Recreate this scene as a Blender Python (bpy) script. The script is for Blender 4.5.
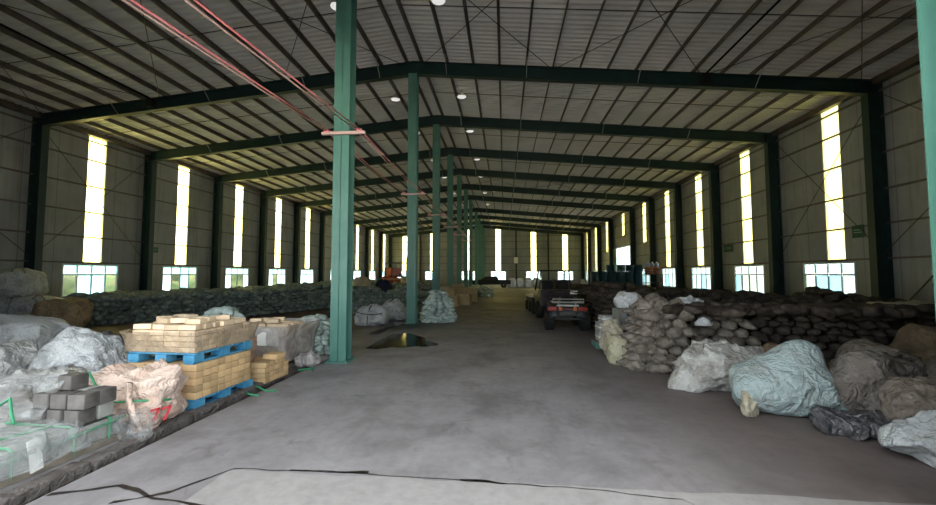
import bpy, bmesh, math, random
from mathutils import Vector, Matrix, noise
R = math.radians
S = bpy.context.scene
COL = S.collection
for o in list(bpy.data.objects): bpy.data.objects.remove(o)

# ---------------------------------------------------------------- camera
cam_d = bpy.data.cameras.new('camera'); cam = bpy.data.objects.new('camera', cam_d); COL.objects.link(cam)
cam_d.sensor_width = 36.0; cam_d.lens = 396.57 / 936 * 36.0; cam_d.clip_end = 400; cam_d.clip_start = 0.05
cam.location = (0, 0, 1.6); cam.rotation_euler = (R(90 + 3.074), 0, R(5.2435))
S.camera = cam

# ---------------------------------------------------------------- sky (bright overcast day)
W = bpy.data.worlds.new('overcast_sky'); S.world = W; W.use_nodes = True
nt = W.node_tree; nt.nodes.clear()
tc = nt.nodes.new('ShaderNodeTexCoord'); sp = nt.nodes.new('ShaderNodeSeparateXYZ'); cr = nt.nodes.new('ShaderNodeValToRGB')
bg = nt.nodes.new('ShaderNodeBackground'); wo = nt.nodes.new('ShaderNodeOutputWorld')
cr.color_ramp.elements[0].position = 0.0; cr.color_ramp.elements[0].color = (0.80, 0.88, 0.95, 1)
cr.color_ramp.elements[1].position = 0.8; cr.color_ramp.elements[1].color = (0.95, 0.99, 1.0, 1)
nt.links.new(tc.outputs['Generated'], sp.inputs[0]); nt.links.new(sp.outputs['Z'], cr.inputs[0])
nt.links.new(cr.outputs[0], bg.inputs[0]); nt.links.new(bg.outputs[0], wo.inputs[0])
bg.inputs[1].default_value = 0.44

sun_d = bpy.data.lights.new('sun', 'SUN'); sun = bpy.data.objects.new('sun', sun_d); COL.objects.link(sun)
sun_d.energy = 8.5; sun_d.angle = R(3); sun_d.color = (1.0, .95, .86)
sun.rotation_euler = Vector((.62, -.42, -.75)).to_track_quat('-Z', 'Y').to_euler()

vs = S.view_settings; vs.view_transform = 'Standard'; vs.look = 'None'; vs.gamma = 1; vs.use_curve_mapping = False
vs.exposure = 3.12
S.cycles.max_bounces = 12; S.cycles.diffuse_bounces = 9; S.cycles.transparent_max_bounces = 16

# ---------------------------------------------------------------- helpers
def srgb(h):
    h = h.lstrip('#'); c = [int(h[i:i+2], 16) / 255 for i in (0, 2, 4)]
    return tuple(x / 12.92 if x <= 0.04045 else ((x + 0.055) / 1.055) ** 2.4 for x in c) + (1,)

class N:
    """small node-tree writer"""
    def __init__(s, name):
        s.m = bpy.data.materials.new(name); s.m.use_nodes = True; s.t = s.m.node_tree; s.t.nodes.clear()
        s.out = s.t.nodes.new('ShaderNodeOutputMaterial')
    def n(s, kind, **kw):
        x = s.t.nodes.new('ShaderNode' + kind)
        for k, v in kw.items(): setattr(x, k, v)
        return x
    def l(s, a, b): s.t.links.new(a, b)
    def coord(s, kind='Object'): return s.n('TexCoord').outputs[kind]
    def pos(s): return s.n('NewGeometry').outputs['Position']
    def noise(s, vec, scale, detail=3, rough=.55, dist=0):
        x = s.n('TexNoise'); x.inputs['Scale'].default_value = scale; x.inputs['Detail'].default_value = detail
        x.inputs['Roughness'].default_value = rough; x.inputs['Distortion'].default_value = dist
        s.l(vec, x.inputs['Vector']); return x.outputs['Fac']
    def voro(s, vec, scale, feature='F1'):
        x = s.n('TexVoronoi', feature=feature); x.inputs['Scale'].default_value = scale; s.l(vec, x.inputs['Vector']); return x.outputs['Distance']
    def ramp(s, fac, stops):
        x = s.n('ValToRGB'); e = x.color_ramp.elements
        while len(e) < len(stops): e.new(0.5)
        for el, (p, c) in zip(e, stops): el.position = p; el.color = srgb(c) if isinstance(c, str) else (c, c, c, 1)
        s.l(fac, x.inputs[0]); return x.outputs[0]
    def mix(s, fac, a, b, mode='MIX'):
        x = s.n('Mix', data_type='RGBA', blend_type=mode)
        for v, i in ((fac, 0), (a, 6), (b, 7)):
            if isinstance(v, (int, float)): x.inputs[i].default_value = v
            elif isinstance(v, str): x.inputs[i].default_value = srgb(v)
            else: s.l(v, x.inputs[i])
        return x.outputs[2]
    def math(s, op, a, b=0.0, clamp=False):
        x = s.n('Math', operation=op, use_clamp=clamp)
        for i, v in enumerate((a, b)):
            if isinstance(v, (int, float)): x.inputs[i].default_value = v
            else: s.l(v, x.inputs[i])
        return x.outputs[0]
    def mapr(s, v, a, b, c=0.0, d=1.0):
        x = s.n('MapRange'); s.l(v, x.inputs[0])
        for i, q in enumerate((a, b, c, d)): x.inputs[1 + i].default_value = q
        return x.outputs[0]
    def bump(s, h, strength=.3, dist=.02):
        x = s.n('Bump'); x.inputs['Strength'].default_value = strength; x.inputs['Distance'].default_value = dist
        s.l(h, x.inputs['Height']); return x.outputs[0]
    def bsdf(s, color, rough=.8, metal=0, normal=None, spec=.3, sheen=0):
        b = s.n('BsdfPrincipled')
        for v, k in ((color, 'Base Color'), (rough, 'Roughness')):
            if isinstance(v, (int, float)): b.inputs[k].default_value = v
            elif isinstance(v, str): b.inputs[k].default_value = srgb(v)
            else: s.l(v, b.inputs[k])
        b.inputs['Metallic'].default_value = metal; b.inputs['Specular IOR Level'].default_value = spec
        if normal is not None: s.l(normal, b.inputs['Normal'])
        return b.outputs[0]
    def done(s, sh): s.l(sh, s.out.inputs['Surface']); return s.m

def simple(name, c1, c2=None, rough=.7, metal=0, scale=4, bump=0, spec=.3, rnd=False, bscale=30):
    k = N(name); v = k.coord()
    col = k.ramp(k.noise(v, scale, 5), [(.35, c1), (.65, c2 or c1)])
    if rnd:
        r = k.n('ObjectInfo').outputs['Random']
        col = k.mix(1.0, col, k.ramp(r, [(0, .72), (1, 1.2)]), 'MULTIPLY')
    nrm = k.bump(k.noise(v, bscale, 3), bump, .01) if bump else None
    return k.done(k.bsdf(col, rough, metal, nrm, spec))

def sack_mat(name, c1, c2, c3, rnd=(.7, 1.25), vs_=26):
    """net sack: lumpy content showing through a fine net"""
    k = N(name); v = k.coord(); r = k.n('ObjectInfo').outputs['Random']
    vec = k.n('VectorMath', operation='ADD'); k.l(v, vec.inputs[0]); k.l(r, vec.inputs[1]); v2 = vec.outputs[0]
    d = k.voro(v2, vs_); ns = k.noise(v2, 9, 4)
    col = k.ramp(ns, [(.3, c1), (.5, c2), (.72, c3)])
    col = k.mix(1.0, col, k.ramp(r, [(0, rnd[0]), (1, rnd[1])]), 'MULTIPLY')
    return k.done(k.bsdf(col, .8, 0, k.bump(d, -.9, .02), .25))

def cloth_mat(name, base, dirt, stain=None, rough=.75, dscale=3.5, lo=.45, hi=.7, weave=0, spec=.3):
    k = N(name); v = k.coord()
    a = k.noise(v, dscale, 6, .65, .4); b = k.noise(v, dscale * 1.7, 6, .72, .8)
    col = k.mix(k.mapr(a, lo, hi), base, dirt)
    if stain: col = k.mix(k.mapr(b, .52, .72, 0, .75), col, stain)
    def crease(sc, di): return k.math('SUBTRACT', 1.0, k.math('MULTIPLY', k.math('ABSOLUTE', k.math('SUBTRACT', k.noise(v, sc, 3, .5, di), .5)), 5.0, True))
    h = k.math('ADD', crease(3.6, 1.0), k.math('ADD', k.math('MULTIPLY', crease(8.5, 1.4), .5), k.math('MULTIPLY', k.noise(v, 40, 3, .6, .8), .22)))
    return k.done(k.bsdf(col, rough, 0, k.bump(h, .65, .045), spec))

def film_mat(name, tint, alpha, rough=.22):
    """clear wrapping film: mostly see-through, milky in the folds, glossy"""
    k = N(name); v = k.coord()
    h = k.noise(v, 7, 5, .65, 2.5)
    nrm = k.bump(h, .9, .05)
    p = k.bsdf(tint, rough, 0, nrm, .6); tr = k.n('BsdfTransparent')
    f = k.ramp(k.noise(v, 2.6, 4, .6, 1.5), [(.4, max(0, alpha - .2)), (.62, min(1, alpha + .3))])
    mx = k.n('MixShader'); k.l(f, mx.inputs[0]); k.l(tr.outputs[0], mx.inputs[1]); k.l(p, mx.inputs[2])
    return k.done(mx.outputs[0])

# ---------------------------------------------------------------- mesh writer
class MB:
    def __init__(s): s.b = bmesh.new()
    def box(s, c, d, rz=0, rx=0, ry=0, bevel=0):
        m = Matrix.Translation(c) @ Matrix.Rotation(rz, 4, 'Z') @ Matrix.Rotation(ry, 4, 'Y') @ Matrix.Rotation(rx, 4, 'X') @ Matrix.Diagonal((d[0], d[1], d[2], 1))
        g = bmesh.ops.create_cube(s.b, size=1, matrix=m)
        if bevel:
            es = list({e for v in g['verts'] for e in v.link_edges})
            bmesh.ops.bevel(s.b, geom=es, offset=bevel, segments=2, affect='EDGES', profile=.6)
        return s
    def bb(s, a, b): # box from corner to corner
        return s.box([(p + q) / 2 for p, q in zip(a, b)], [abs(q - p) for p, q in zip(a, b)])
    def cyl(s, c, r, h, axis='Z', seg=20, r2=None):
        rot = {'Z': Matrix(), 'X': Matrix.Rotation(R(90), 4, 'Y'), 'Y': Matrix.Rotation(R(-90), 4, 'X')}[axis].to_4x4()
        bmesh.ops.create_cone(s.b, cap_ends=True, segments=seg, radius1=r, radius2=r if r2 is None else r2, depth=h, matrix=Matrix.Translation(c) @ rot); return s
    def tube(s, pts, r, seg=6):
        pts = [Vector(p) for p in pts]; rings = []
        for i, p in enumerate(pts):
            t = (pts[min(i + 1, len(pts) - 1)] - pts[max(i - 1, 0)]).normalized()
            a = Vector((0, 0, 1)) if abs(t.z) < .9 else Vector((1, 0, 0))
            u = t.cross(a).normalized(); w = t.cross(u)
            rings.append([s.b.verts.new(p + (u * math.cos(2 * math.pi * k / seg) + w * math.sin(2 * math.pi * k / seg)) * r) for k in range(seg)])
        for A, B in zip(rings, rings[1:]):
            for k in range(seg): s.b.faces.new((A[k], A[(k + 1) % seg], B[(k + 1) % seg], B[k]))
        s.b.faces.new(rings[0][::-1]); s.b.faces.new(rings[-1]); return s
    def lathe(s, prof, c=(0, 0, 0), seg=24, axis='Z'):
        rings = []
        for r, z in prof:
            ring = []
            for k in range(seg):
                a = 2 * math.pi * k / seg; x, y = r * math.cos(a), r * math.sin(a)
                p = (x, y, z) if axis == 'Z' else ((z, x, y) if axis == 'X' else (x, z, y))
                ring.append(s.b.verts.new((p[0] + c[0], p[1] + c[1], p[2] + c[2])))
            rings.append(ring)
        for A, B in zip(rings, rings[1:]):
            for k in range(seg): s.b.faces.new((A[k], A[(k + 1) % seg], B[(k + 1) % seg], B[k]))
        return s
    def poly(s, pts): s.b.faces.new([s.b.verts.new(p) for p in pts]); return s
    def prism(s, pts, off):
        a = [s.b.verts.new(p) for p in pts]; o = Vector(off); b = [s.b.verts.new(Vector(p) + o) for p in pts]; n = len(pts)
        s.b.faces.new(a[::-1]); s.b.faces.new(b)
        for k in range(n): s.b.faces.new((a[k], a[(k + 1) % n], b[(k + 1) % n], b[k]))
        return s
    def mesh(s, name, smooth=False, mat=None):
        bmesh.ops.recalc_face_normals(s.b, faces=s.b.faces[:])
        me = bpy.data.meshes.new(name); s.b.to_mesh(me); s.b.free()
        if smooth: me.polygons.foreach_set('use_smooth', [True] * len(me.polygons))
        if mat: me.materials.append(mat)
        return me
    def build(s, name, mat, parent=None, smooth=False): return put(name, s.mesh(name, smooth, mat), parent)

def put(name, me, parent=None, loc=None, rot=None, scale=None):
    o = bpy.data.objects.new(name, me); COL.objects.link(o)
    if parent: o.parent = parent
    if loc: o.location = loc
    if rot: o.rotation_euler = rot
    if scale: o.scale = scale
    return o
def tag(o, label, cat, group=None, kind=None):
    o['label'] = label; o['category'] = cat
    if group: o['group'] = group
    if kind: o['kind'] = kind
    return o
def struct(o, label=None, cat=None):
    o['kind'] = 'structure'
    if label: o['label'] = label
    if cat: o['category'] = cat
    return o
def root(name, label, cat, loc=(0, 0, 0), rz=0, group=None):
    o = bpy.data.objects.new(name, None); COL.objects.link(o); o.empty_display_size = .2
    o.location = loc; o.rotation_euler = (0, 0, rz); return tag(o, label, cat, group)
def copy_tree(o, parent=None):
    c = o.copy(); COL.objects.link(c); c.parent = parent
    for ch in o.children: copy_tree(ch, c)
    return c
def ridged(p): return 1 - 2 * abs(noise.noise(p))

# ---------------------------------------------------------------- materials
def floor_material():
    k = N('concrete_floor'); p = k.pos(); xyz = k.n('SeparateXYZ'); k.l(p, xyz.inputs[0]); X, Y = xyz.outputs[0], xyz.outputs[1]
    big = k.noise(p, .22, 5, .6, .6); mid = k.noise(p, 1.1, 6, .65, .3); fine = k.noise(p, 9, 4, .7)
    st = k.n('Mapping'); st.inputs['Scale'].default_value = (3.2, .22, 1); k.l(p, st.inputs[0])
    streak = k.noise(st.outputs[0], 1.4, 4, .6)
    c = k.ramp(mid, [(.3, '#6c6869'), (.5, '#878486'), (.72, '#989597')])
    c = k.mix(k.mapr(streak, .5, .75, 0, .35), c, '#6c6664')
    c = k.mix(k.mapr(k.noise(p, 2.3, 6, .7, 1.0), .58, .70, 0, .55), c, '#5a5452')
    brown = k.math('MAXIMUM', k.mapr(X, -3.75, -4.4), k.math('MAXIMUM', k.mapr(k.math('ADD', Y, k.math('MULTIPLY', big, 14)), 18, 34, 0, .75),
                   k.mapr(k.math('ADD', X, k.math('MULTIPLY', mid, 1.6)), 1.6, 3.4, 0, .75)))
    c = k.mix(brown, c, k.ramp(mid, [(.3, '#50443f'), (.7, '#6f615b')]))
    slab = k.math('MULTIPLY', k.math('LESS_THAN', k.math('ADD', Y, k.math('MULTIPLY', k.noise(p, 1.3, 2), .12)), 3.20), k.math('GREATER_THAN', X, -2.25))
    c = k.mix(k.math('MULTIPLY', slab, .55), c, '#a5a29f')
    c = k.mix(k.mapr(fine, .35, .6, .22, 0), c, '#57504d')
    rough = k.mapr(big, .35, .65, .5, .8)
    return k.done(k.bsdf(c, rough, 0, k.bump(k.math('ADD', fine, mid), .12, .01), .35))
def wall_material(name, axis):
    k = N(name); p = k.pos(); xyz = k.n('SeparateXYZ'); k.l(p, xyz.inputs[0]); a = xyz.outputs[axis]; z = xyz.outputs[2]
    seam = k.math('LESS_THAN', k.math('FRACT', k.math('DIVIDE', a, 1.13)), .022)
    c = k.ramp(k.noise(p, .8, 5, .6), [(.3, '#7f8487'), (.7, '#92979a')])
    mp = k.n('Mapping'); mp.inputs['Scale'].default_value = (1.6, 1.6, .16); k.l(p, mp.inputs[0])
    c = k.mix(k.mapr(k.noise(mp.outputs[0], 2.2, 5, .65), .52, .72, 0, .5), c, '#65665e')
    c = k.mix(k.math('MULTIPLY', seam, .55), c, '#4c483e')
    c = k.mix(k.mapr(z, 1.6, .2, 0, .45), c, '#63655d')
    wv = k.math('SINE', k.math('MULTIPLY', a, 34.0))
    return k.done(k.bsdf(c, .6, 0, k.bump(k.math('ADD', wv, k.math('MULTIPLY', k.noise(p, 3, 3), 2)), .12, .02), .3))
def roof_material():
    k = N('roof_sheet'); p = k.pos()
    c = k.ramp(k.noise(p, .5, 5, .6, .4), [(.3, '#c9cbcb'), (.55, '#d9dbdb'), (.75, '#e4e5e5')])
    mp = k.n('Mapping'); mp.inputs['Scale'].default_value = (.5, 3, 1); k.l(p, mp.inputs[0])
    c = k.mix(k.mapr(k.noise(mp.outputs[0], 1.2, 5, .7), .5, .75, 0, .5), c, '#b4b0aa')
    return k.done(k.bsdf(c, .55, .0, None, .35))
M = {}
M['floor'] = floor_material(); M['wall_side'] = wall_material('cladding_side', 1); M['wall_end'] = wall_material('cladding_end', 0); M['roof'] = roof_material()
M['paint'] = simple('teal_paint', '#47756a', '#517f74', .45, 0, 2.5, .1, .4)
M['paint_shaded'] = simple('shaded_teal_paint', '#142b2b', '#183433', .5, 0, 2.5, .1, .4)  # same teal paint, with the dimness at walls and roof put into its colour
M['purlin'] = simple('galvanised_purlin', '#544e4b', '#665f5b', .5, .2, 3)
M['galv'] = simple('pale_steel', '#a7a9a4', '#bfc0ba', .45, .4, 6)
M['steel'] = simple('dark_steel', '#3a3a38', '#4a4946', .5, .5, 6)
M['frame'] = simple('window_frame_grey', '#b9c2c2', '#c8cfce', .5)
M['white'] = simple('white_enamel', '#e6e6e2', '#f2f2ee', .4)
M['black'] = simple('black_rubber', '#171717', '#232322', .75, 0, 20, .3)
M['cable'] = simple('matt_black', '#0c0c0c', '#121212', 1, 0, 4, 0, 0)
M['asphalt'] = simple('wet_black', '#1a1716', '#2a2523', .35, 0, 5, .3)
k = N('pit_water'); M['water'] = k.done(k.bsdf(k.ramp(k.noise(k.pos(), 3, 5, .7), [(.4, '#080706'), (.7, '#2a231d')]), .08, 0, None, .03))
M['lip'] = cloth_mat('old_concrete_lip', '#6a6461', '#453f3c', '#2f2a28', .85, 5)
def frp():
    k = N('translucent_panel'); p = k.pos()
    c = k.ramp(k.noise(p, 1.5, 5, .7, .5), [(.3, '#d9cd78'), (.7, '#e5da86')])
    st = k.mapr(k.voro(p, 3.1), .0, .07, .65, 0)
    c = k.mix(st, c, '#8d8450')
    t = k.n('BsdfTranslucent'); k.l(c, t.inputs[0]); d = k.n('BsdfDiffuse'); k.l(c, d.inputs[0])
    m = k.n('MixShader'); m.inputs[0].default_value = .08; k.l(t.outputs[0], m.inputs[1]); k.l(d.outputs[0], m.inputs[2])
    return k.done(m.outputs[0])
M['frp'] = frp()
def pane(name, tint, see):
    k = N(name); tr = k.n('BsdfTransparent'); tr.inputs[0].default_value = srgb(tint)
    t = k.n('BsdfTranslucent'); t.inputs[0].default_value = srgb(tint); g = k.n('BsdfGlossy'); g.inputs['Roughness'].default_value = .15
    m = k.n('MixShader'); m.inputs[0].default_value = see; k.l(t.outputs[0], m.inputs[1]); k.l(tr.outputs[0], m.inputs[2])
    m2 = k.n('MixShader'); m2.inputs[0].default_value = .06; k.l(m.outputs[0], m2.inputs[1]); k.l(g.outputs[0], m2.inputs[2])
    return k.done(m2.outputs[0])
M['pane_clear'] = pane('clear_pane', '#646d66', .95); M['pane_blue'] = pane('frosted_blue_pane', '#5c7f8b', .25); M['pane_white'] = pane('frosted_white_pane', '#7f9094', .2)
M['brick'] = simple('tan_firebrick', '#c3a276', '#d4b68c', .85, 0, 7, .25, .2, True, 60)
M['brick_pale'] = simple('pale_firebrick', '#cdb596', '#dfcbae', .85, 0, 7, .25, .2, True, 60)
M['brick_pink'] = simple('pinkish_brick', '#a98e7e', '#bda392', .85, 0, 6, .25, .2, True, 60)
M['stone'] = simple('dark_stone', '#3f3d3b', '#6a6764', .7, 0, 5, .3, .3, True)
M['stone_pale'] = simple('pale_stone', '#8d8f8b', '#a7a8a3', .7, 0, 5, .2)
M['pallet_blue'] = simple('blue_pallet_paint', '#3a82aa', '#569bc0', .6, 0, 5, .2)
M['pallet_wood'] = simple('grey_pallet_wood', '#6b6459', '#867d70', .85, 0, 6, .3)
M['ply'] = simple('yellow_plywood', '#c9a565', '#dab97a', .8, 0, 5)
M['strap'] = simple('green_strap', '#2f8a60', '#429c70', .35)
M['film'] = film_mat('clear_film', '#b9bdbd', .22); M['film_grey'] = film_mat('grey_film', '#b9b5b1', .62, .3); M['film_tan'] = film_mat('dusty_film', '#a8977f', .42, .3)
M['film_dark'] = cloth_mat('dark_plastic', '#3c3b3f', '#5b595c', '#8e8b8d', .3, 6, spec=.6)
M['sack_left'] = sack_mat('grey_green_net', '#59655f', '#74817b', '#97a39d')
M['sack_right'] = sack_mat('brown_net', '#28231f', '#3d3630', '#5c534a')
M['sack_grey'] = sack_mat('grey_brown_net', '#57514a', '#756e65', '#918a80', (.8, 1.15))
M['sack_pale'] = sack_mat('pale_green_net', '#8fa39d', '#adbeb8', '#c8d3cf', (.8, 1.15))
M['bag_pink'] = cloth_mat('pinkish_bulk_cloth', '#dcc6b8', '#c9ab99', '#b3917f', .8, 3)
M['bag_white'] = cloth_mat('white_bulk_cloth', '#bfc3c5', '#9a9d9e', '#757676', .6, 3.2)
M['bag_grey'] = cloth_mat('grey_bulk_cloth', '#a5a6a4', '#7e7d78', '#615d54', .65, 3)
M['bag_blue'] = cloth_mat('pale_blue_bulk_cloth', '#a6b6b7', '#90a2a3', '#8b857b', .65, 3, .5, .75)
M['bag_dirty'] = cloth_mat('dirty_white_weave', '#bdbdb9', '#7b736b', '#c9d0cf', .75, 4, .42, .68)
M['bag_brown'] = cloth_mat('brown_grey_bulk_cloth', '#77706a', '#5a534d', '#938c86', .75, 3)
M['bag_taupe'] = cloth_mat('taupe_bulk_cloth', '#857c72', '#665d54', '#4a423c', .75, 4)
M['bag_tan'] = cloth_mat('tan_bulk_cloth', '#7d6c55', '#625442', '#4b4033', .8, 3)
M['bag_cream'] = cloth_mat('cream_cloth', '#b3ac98', '#918a79', '#6f685a', .8, 4)
M['bag_mud'] = cloth_mat('brown_bulk_bag', '#ab9677', '#86745c', '#5f5243', .8, 4)
M['bag_yellow'] = cloth_mat('pale_yellow_cloth', '#b9b59c', '#9d987f', '#938c66', .8, 3)
M['red'] = simple('red_print', '#b3323a', '#c44048', .7)
M['pipe_pink'] = simple('pink_conductor', '#c9757c', '#d88b90', .4); M['pipe_grey'] = simple('pinkish_grey_conductor', '#b39a96', '#c3aca7', .4)
M['carton'] = simple('brown_carton', '#ab9779', '#bfac8c', .85, 0, 4, .1, .2, True)

# ---------------------------------------------------------------- the hall
XL, XR, XC = -17.1, 11.3, -3.0
YS, YE = 2.5, 58.0
FR = [2.6, 7.127, 12.757, 17.292, 21.835, 26.30, 30.86, 35.404, 42.318, 47.528, 52.989, 57.6]
RIDGE, EAVE = 8.70, 7.40
def zroof(x, add=0):
    t = (XC - x) / (XC - XL) if x < XC else (x - XC) / (XR - XC)
    return RIDGE + (EAVE - RIDGE) * t + add

fl = MB().bb((XL, YS, -.25), (-3.62, YE, 0)).build('floor', M['floor']); struct(fl, 'dusty brown and grey concrete hall floor', 'floor')
f2 = MB(); f2.bb((-3.32, -6, -.25), (XR, YE, 0)); f2.bb((-3.62, -6, -.25), (-3.32, YS, 0)); f2.bb((-12, -6, -.25), (-3.62, YS, 0)); f2.bb((-3.62, 12.9, -.25), (-3.32, YE, 0)); f2.bb((-3.62, 7.5, -.25), (-3.32, 10.4, 0))
struct(f2.build('floor_aisle', M['floor']), 'wide grey concrete aisle with darker stains', 'floor')
# drain trough along the middle columns, with its broken concrete lip
d = MB(); d.bb((-3.62, YS, -.25), (-3.32, 7.5, -.10)); d.bb((-3.62, 10.4, -.25), (-3.32, 12.9, -.10))
struct(d.build('floor_drain', M['asphalt']), 'dark open drain trough running along the middle columns', 'drain')
lp = MB()
rnd = random.Random(3)
for a, b in ((YS, 7.0),):
    y = a
    while y < b:
        ln = rnd.uniform(.5, 1.1); lp.box((-3.56 + rnd.uniform(-.02, .02), y + ln / 2, -.03 + rnd.uniform(-.01, .015)), (.17, ln - .03, .1), rnd.uniform(-.03, .03), rnd.uniform(-.03, .03), rnd.uniform(-.05, .05), .015); y += ln
struct(lp.build('floor_drain_lip', M['lip']), 'worn concrete curb pieces edging the open drain', 'curb')
# cracks and wet patches in the concrete
def decal(name, pts, mat, z=.004, label=None):
    m = MB(); m.poly([(x, y, z) for x, y in pts]); return struct(m.build(name, mat), label, 'floor mark' if label else None)
def crack(pts, w, seed, z=.004):
    r = random.Random(seed); L, Rr = [], []
    P = []
    for (x0, y0), (x1, y1) in zip(pts, pts[1:]):
        n = max(2, int(math.hypot(x1 - x0, y1 - y0) / .06))
        for i in range(n): P.append((x0 + (x1 - x0) * i / n, y0 + (y1 - y0) * i / n))
    P.append(pts[-1])
    for x, y in P:
        ww = w * (.3 + 1.5 * abs(noise.noise((x * 2.3 + seed, y * 2.3, 0))) + (r.random() * .3)); j = noise.noise((x * 5, y * 5, seed)) * .02
        L.append((x, y + j + ww)); Rr.append((x, y + j - ww * .5))
    m = MB(); vs_ = [[m.b.verts.new((x, y, z)) for x, y in s] for s in (L, Rr)]
    for i in range(len(P) - 1): m.b.faces.new((vs_[0][i], vs_[0][i + 1], vs_[1][i + 1], vs_[1][i]))
    return m
for pts, w, s in ([(-2.22, 3.16), (-1.2, 3.17), (-.05, 3.13), (.6, 3.1), (1.25, 3.03), (1.45, 2.75), (1.5, 2.4)], .008, 1), ([(-2.75, 2.62), (-2.45, 2.78), (-2.22, 3.16)], .018, 2), ([(-3.3, 2.66), (-2.9, 2.83), (-2.5, 2.70), (-1.85, 2.62)], .024, 5), ([(-1.75, 3.17), (-1.1, 3.19)], .02, 7), ([(-.35, 3.14), (.0, 3.13)], .02, 9):
    struct(crack(pts, w, s).build('floor_crack', M['asphalt']), 'dark crack along the patched concrete in front', 'crack')

# split window holes by strip edges so that every column is covered
def tidy(H):
    E_ = sorted({v for h in H for v in h[:2]}); out = []
    for a0, a1 in zip(E_, E_[1:]):
        m = (a0 + a1) / 2
        for h in H:
            if h[0] <= m <= h[1]: out.append((a0, a1, h[2], h[3]))
    return out
def holes_wall(name, axis, at, a_breaks, z_top, holes, mat, thick):
    """cladding with openings; axis 1: wall runs along y at x=at, axis 0: along x at y=at. z_top may be a function"""
    m = MB()
    As = sorted(set(a_breaks + [v for h in holes for v in h[:2]]))
    for a0, a1 in zip(As, As[1:]):
        mid = (a0 + a1) / 2; hs = sorted([h[2:] for h in holes if h[0] <= mid <= h[1]]); z = 0; segs = []
        for h0, h1 in hs: segs.append((z, h0)); z = h1
        segs.append((z, None))
        for z0, z1 in segs:
            t0 = z1 if z1 is not None else z_top(a0); t1 = z1 if z1 is not None else z_top(a1)
            if min(t0, t1) - z0 < .001: continue
            if axis == 1: m.prism([(at, a0, z0), (at, a1, z0), (at, a1, t1), (at, a0, t0)], (thick, 0, 0))
            else: m.prism([(a0, at, z0), (a1, at, z0), (a1, at, t1), (a0, at, t0)], (0, thick, 0))
    return struct(m.build(name, mat))
bayc = [(a + b) / 2 for a, b in zip(FR[2:], FR[3:])]
bayc[-1] = 55.3
WZ0, WZ1 = .70, 2.0
wins, strips = [], []
def side_layout(side):
    H = []
    for i, c in enumerate(bayc):
        s = c - (.38 if (side == 'R' and i == 0) else 0.0)
        door = side == 'R' and i == 5
        base = WZ1 + .07
        if side == 'R' and i == 4: base = 4.1       # the panel over the drums is cut short
        if door: base = 5.2
        if side == 'R' and i == 6: base = 4.0
        for a0, a1 in ((s - .37, s + .37),):
            H.append((a0, a1, base, EAVE - .02)); strips.append((side, a0, a1, base, EAVE - .02))
        if door: H.append((36.15, 42.0, 0.0, 4.2))
        else:
            H.append((c - 1.13, s - .37, WZ0, WZ1)); H.append((s + .37, c + 1.13, WZ0, WZ1)); 
            H.append((s - .37, s + .37, WZ0, WZ1)); wins.append((side, c - 1.13, c + 1.13))
    return H
hL = side_layout('L'); hR = side_layout('R')
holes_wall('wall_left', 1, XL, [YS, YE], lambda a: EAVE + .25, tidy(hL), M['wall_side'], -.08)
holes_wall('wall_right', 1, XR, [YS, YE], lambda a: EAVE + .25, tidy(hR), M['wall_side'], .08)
# end wall
hB = []
for xc in (-14.8, -10.6, -5.2, -.9, 4.2, 8.7):
    hB += [(xc - .37, xc + .37, WZ1 + .07, zroof(xc) - .35), (xc - 1.1, xc + 1.1, WZ0, WZ1)]
holes_wall('wall_back', 0, YE, [XL, XC, XR], lambda a: zroof(a, .25), tidy(hB), M['wall_end'], .08)
for xc in (-14.8, -10.6, -5.2, -.9, 4.2, 8.7): strips.append(('B', xc - .37, xc + .37, WZ1 + .07, zroof(xc) - .35)); wins.append(('B', xc - 1.1, xc + 1.1))
# unseen front gable: open doorway, its width and header shaped for the light
fw = MB(); fw.prism([(XL, YS, 0), (-7.2, YS, 0), (-7.2, YS, zroof(-7.2, .2)), (XL, YS, zroof(XL, .2))], (0, -.08, 0))
fw.prism([(2.95, YS, 0), (XR, YS, 0), (XR, YS, zroof(XR, .2)), (2.95, YS, zroof(2.95, .2))], (0, -.08, 0))
fw.prism([(-7.2, YS, 4.2), (XC, YS, 4.2), (2.95, YS, 4.2), (2.95, YS, zroof(2.95, .2)), (XC, YS, zroof(XC, .2)), (-7.2, YS, zroof(-7.2, .2))], (0, -.08, 0))
struct(fw.build('wall_front', M['wall_end']))

# translucent wall panels
for i, (side, a0, a1, z0, z1) in enumerate(strips):
    m = MB(); n = 14
    P = []
    for j in range(n + 1):
        a = a0 + (a1 - a0) * j / n; o_ = .03 + .012 * (j % 2)
        P.append((XL - o_, a) if side == 'L' else (XR + o_, a) if side == 'R' else (a, YE + o_))
    for p, q in zip(P, P[1:]):
        m.poly([(p[0], p[1], z0), (q[0], q[1], z0), (q[0], q[1], z1), (p[0], p[1], z1)])
    bmesh.ops.remove_doubles(m.b, verts=m.b.verts[:], dist=1e-4)
    struct(m.build('wall_light_panel', M['frp']), 'tall yellowish translucent daylight panel in the %s wall' % {'L': 'left', 'R': 'right', 'B': 'end'}[side], 'wall panel')
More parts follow.
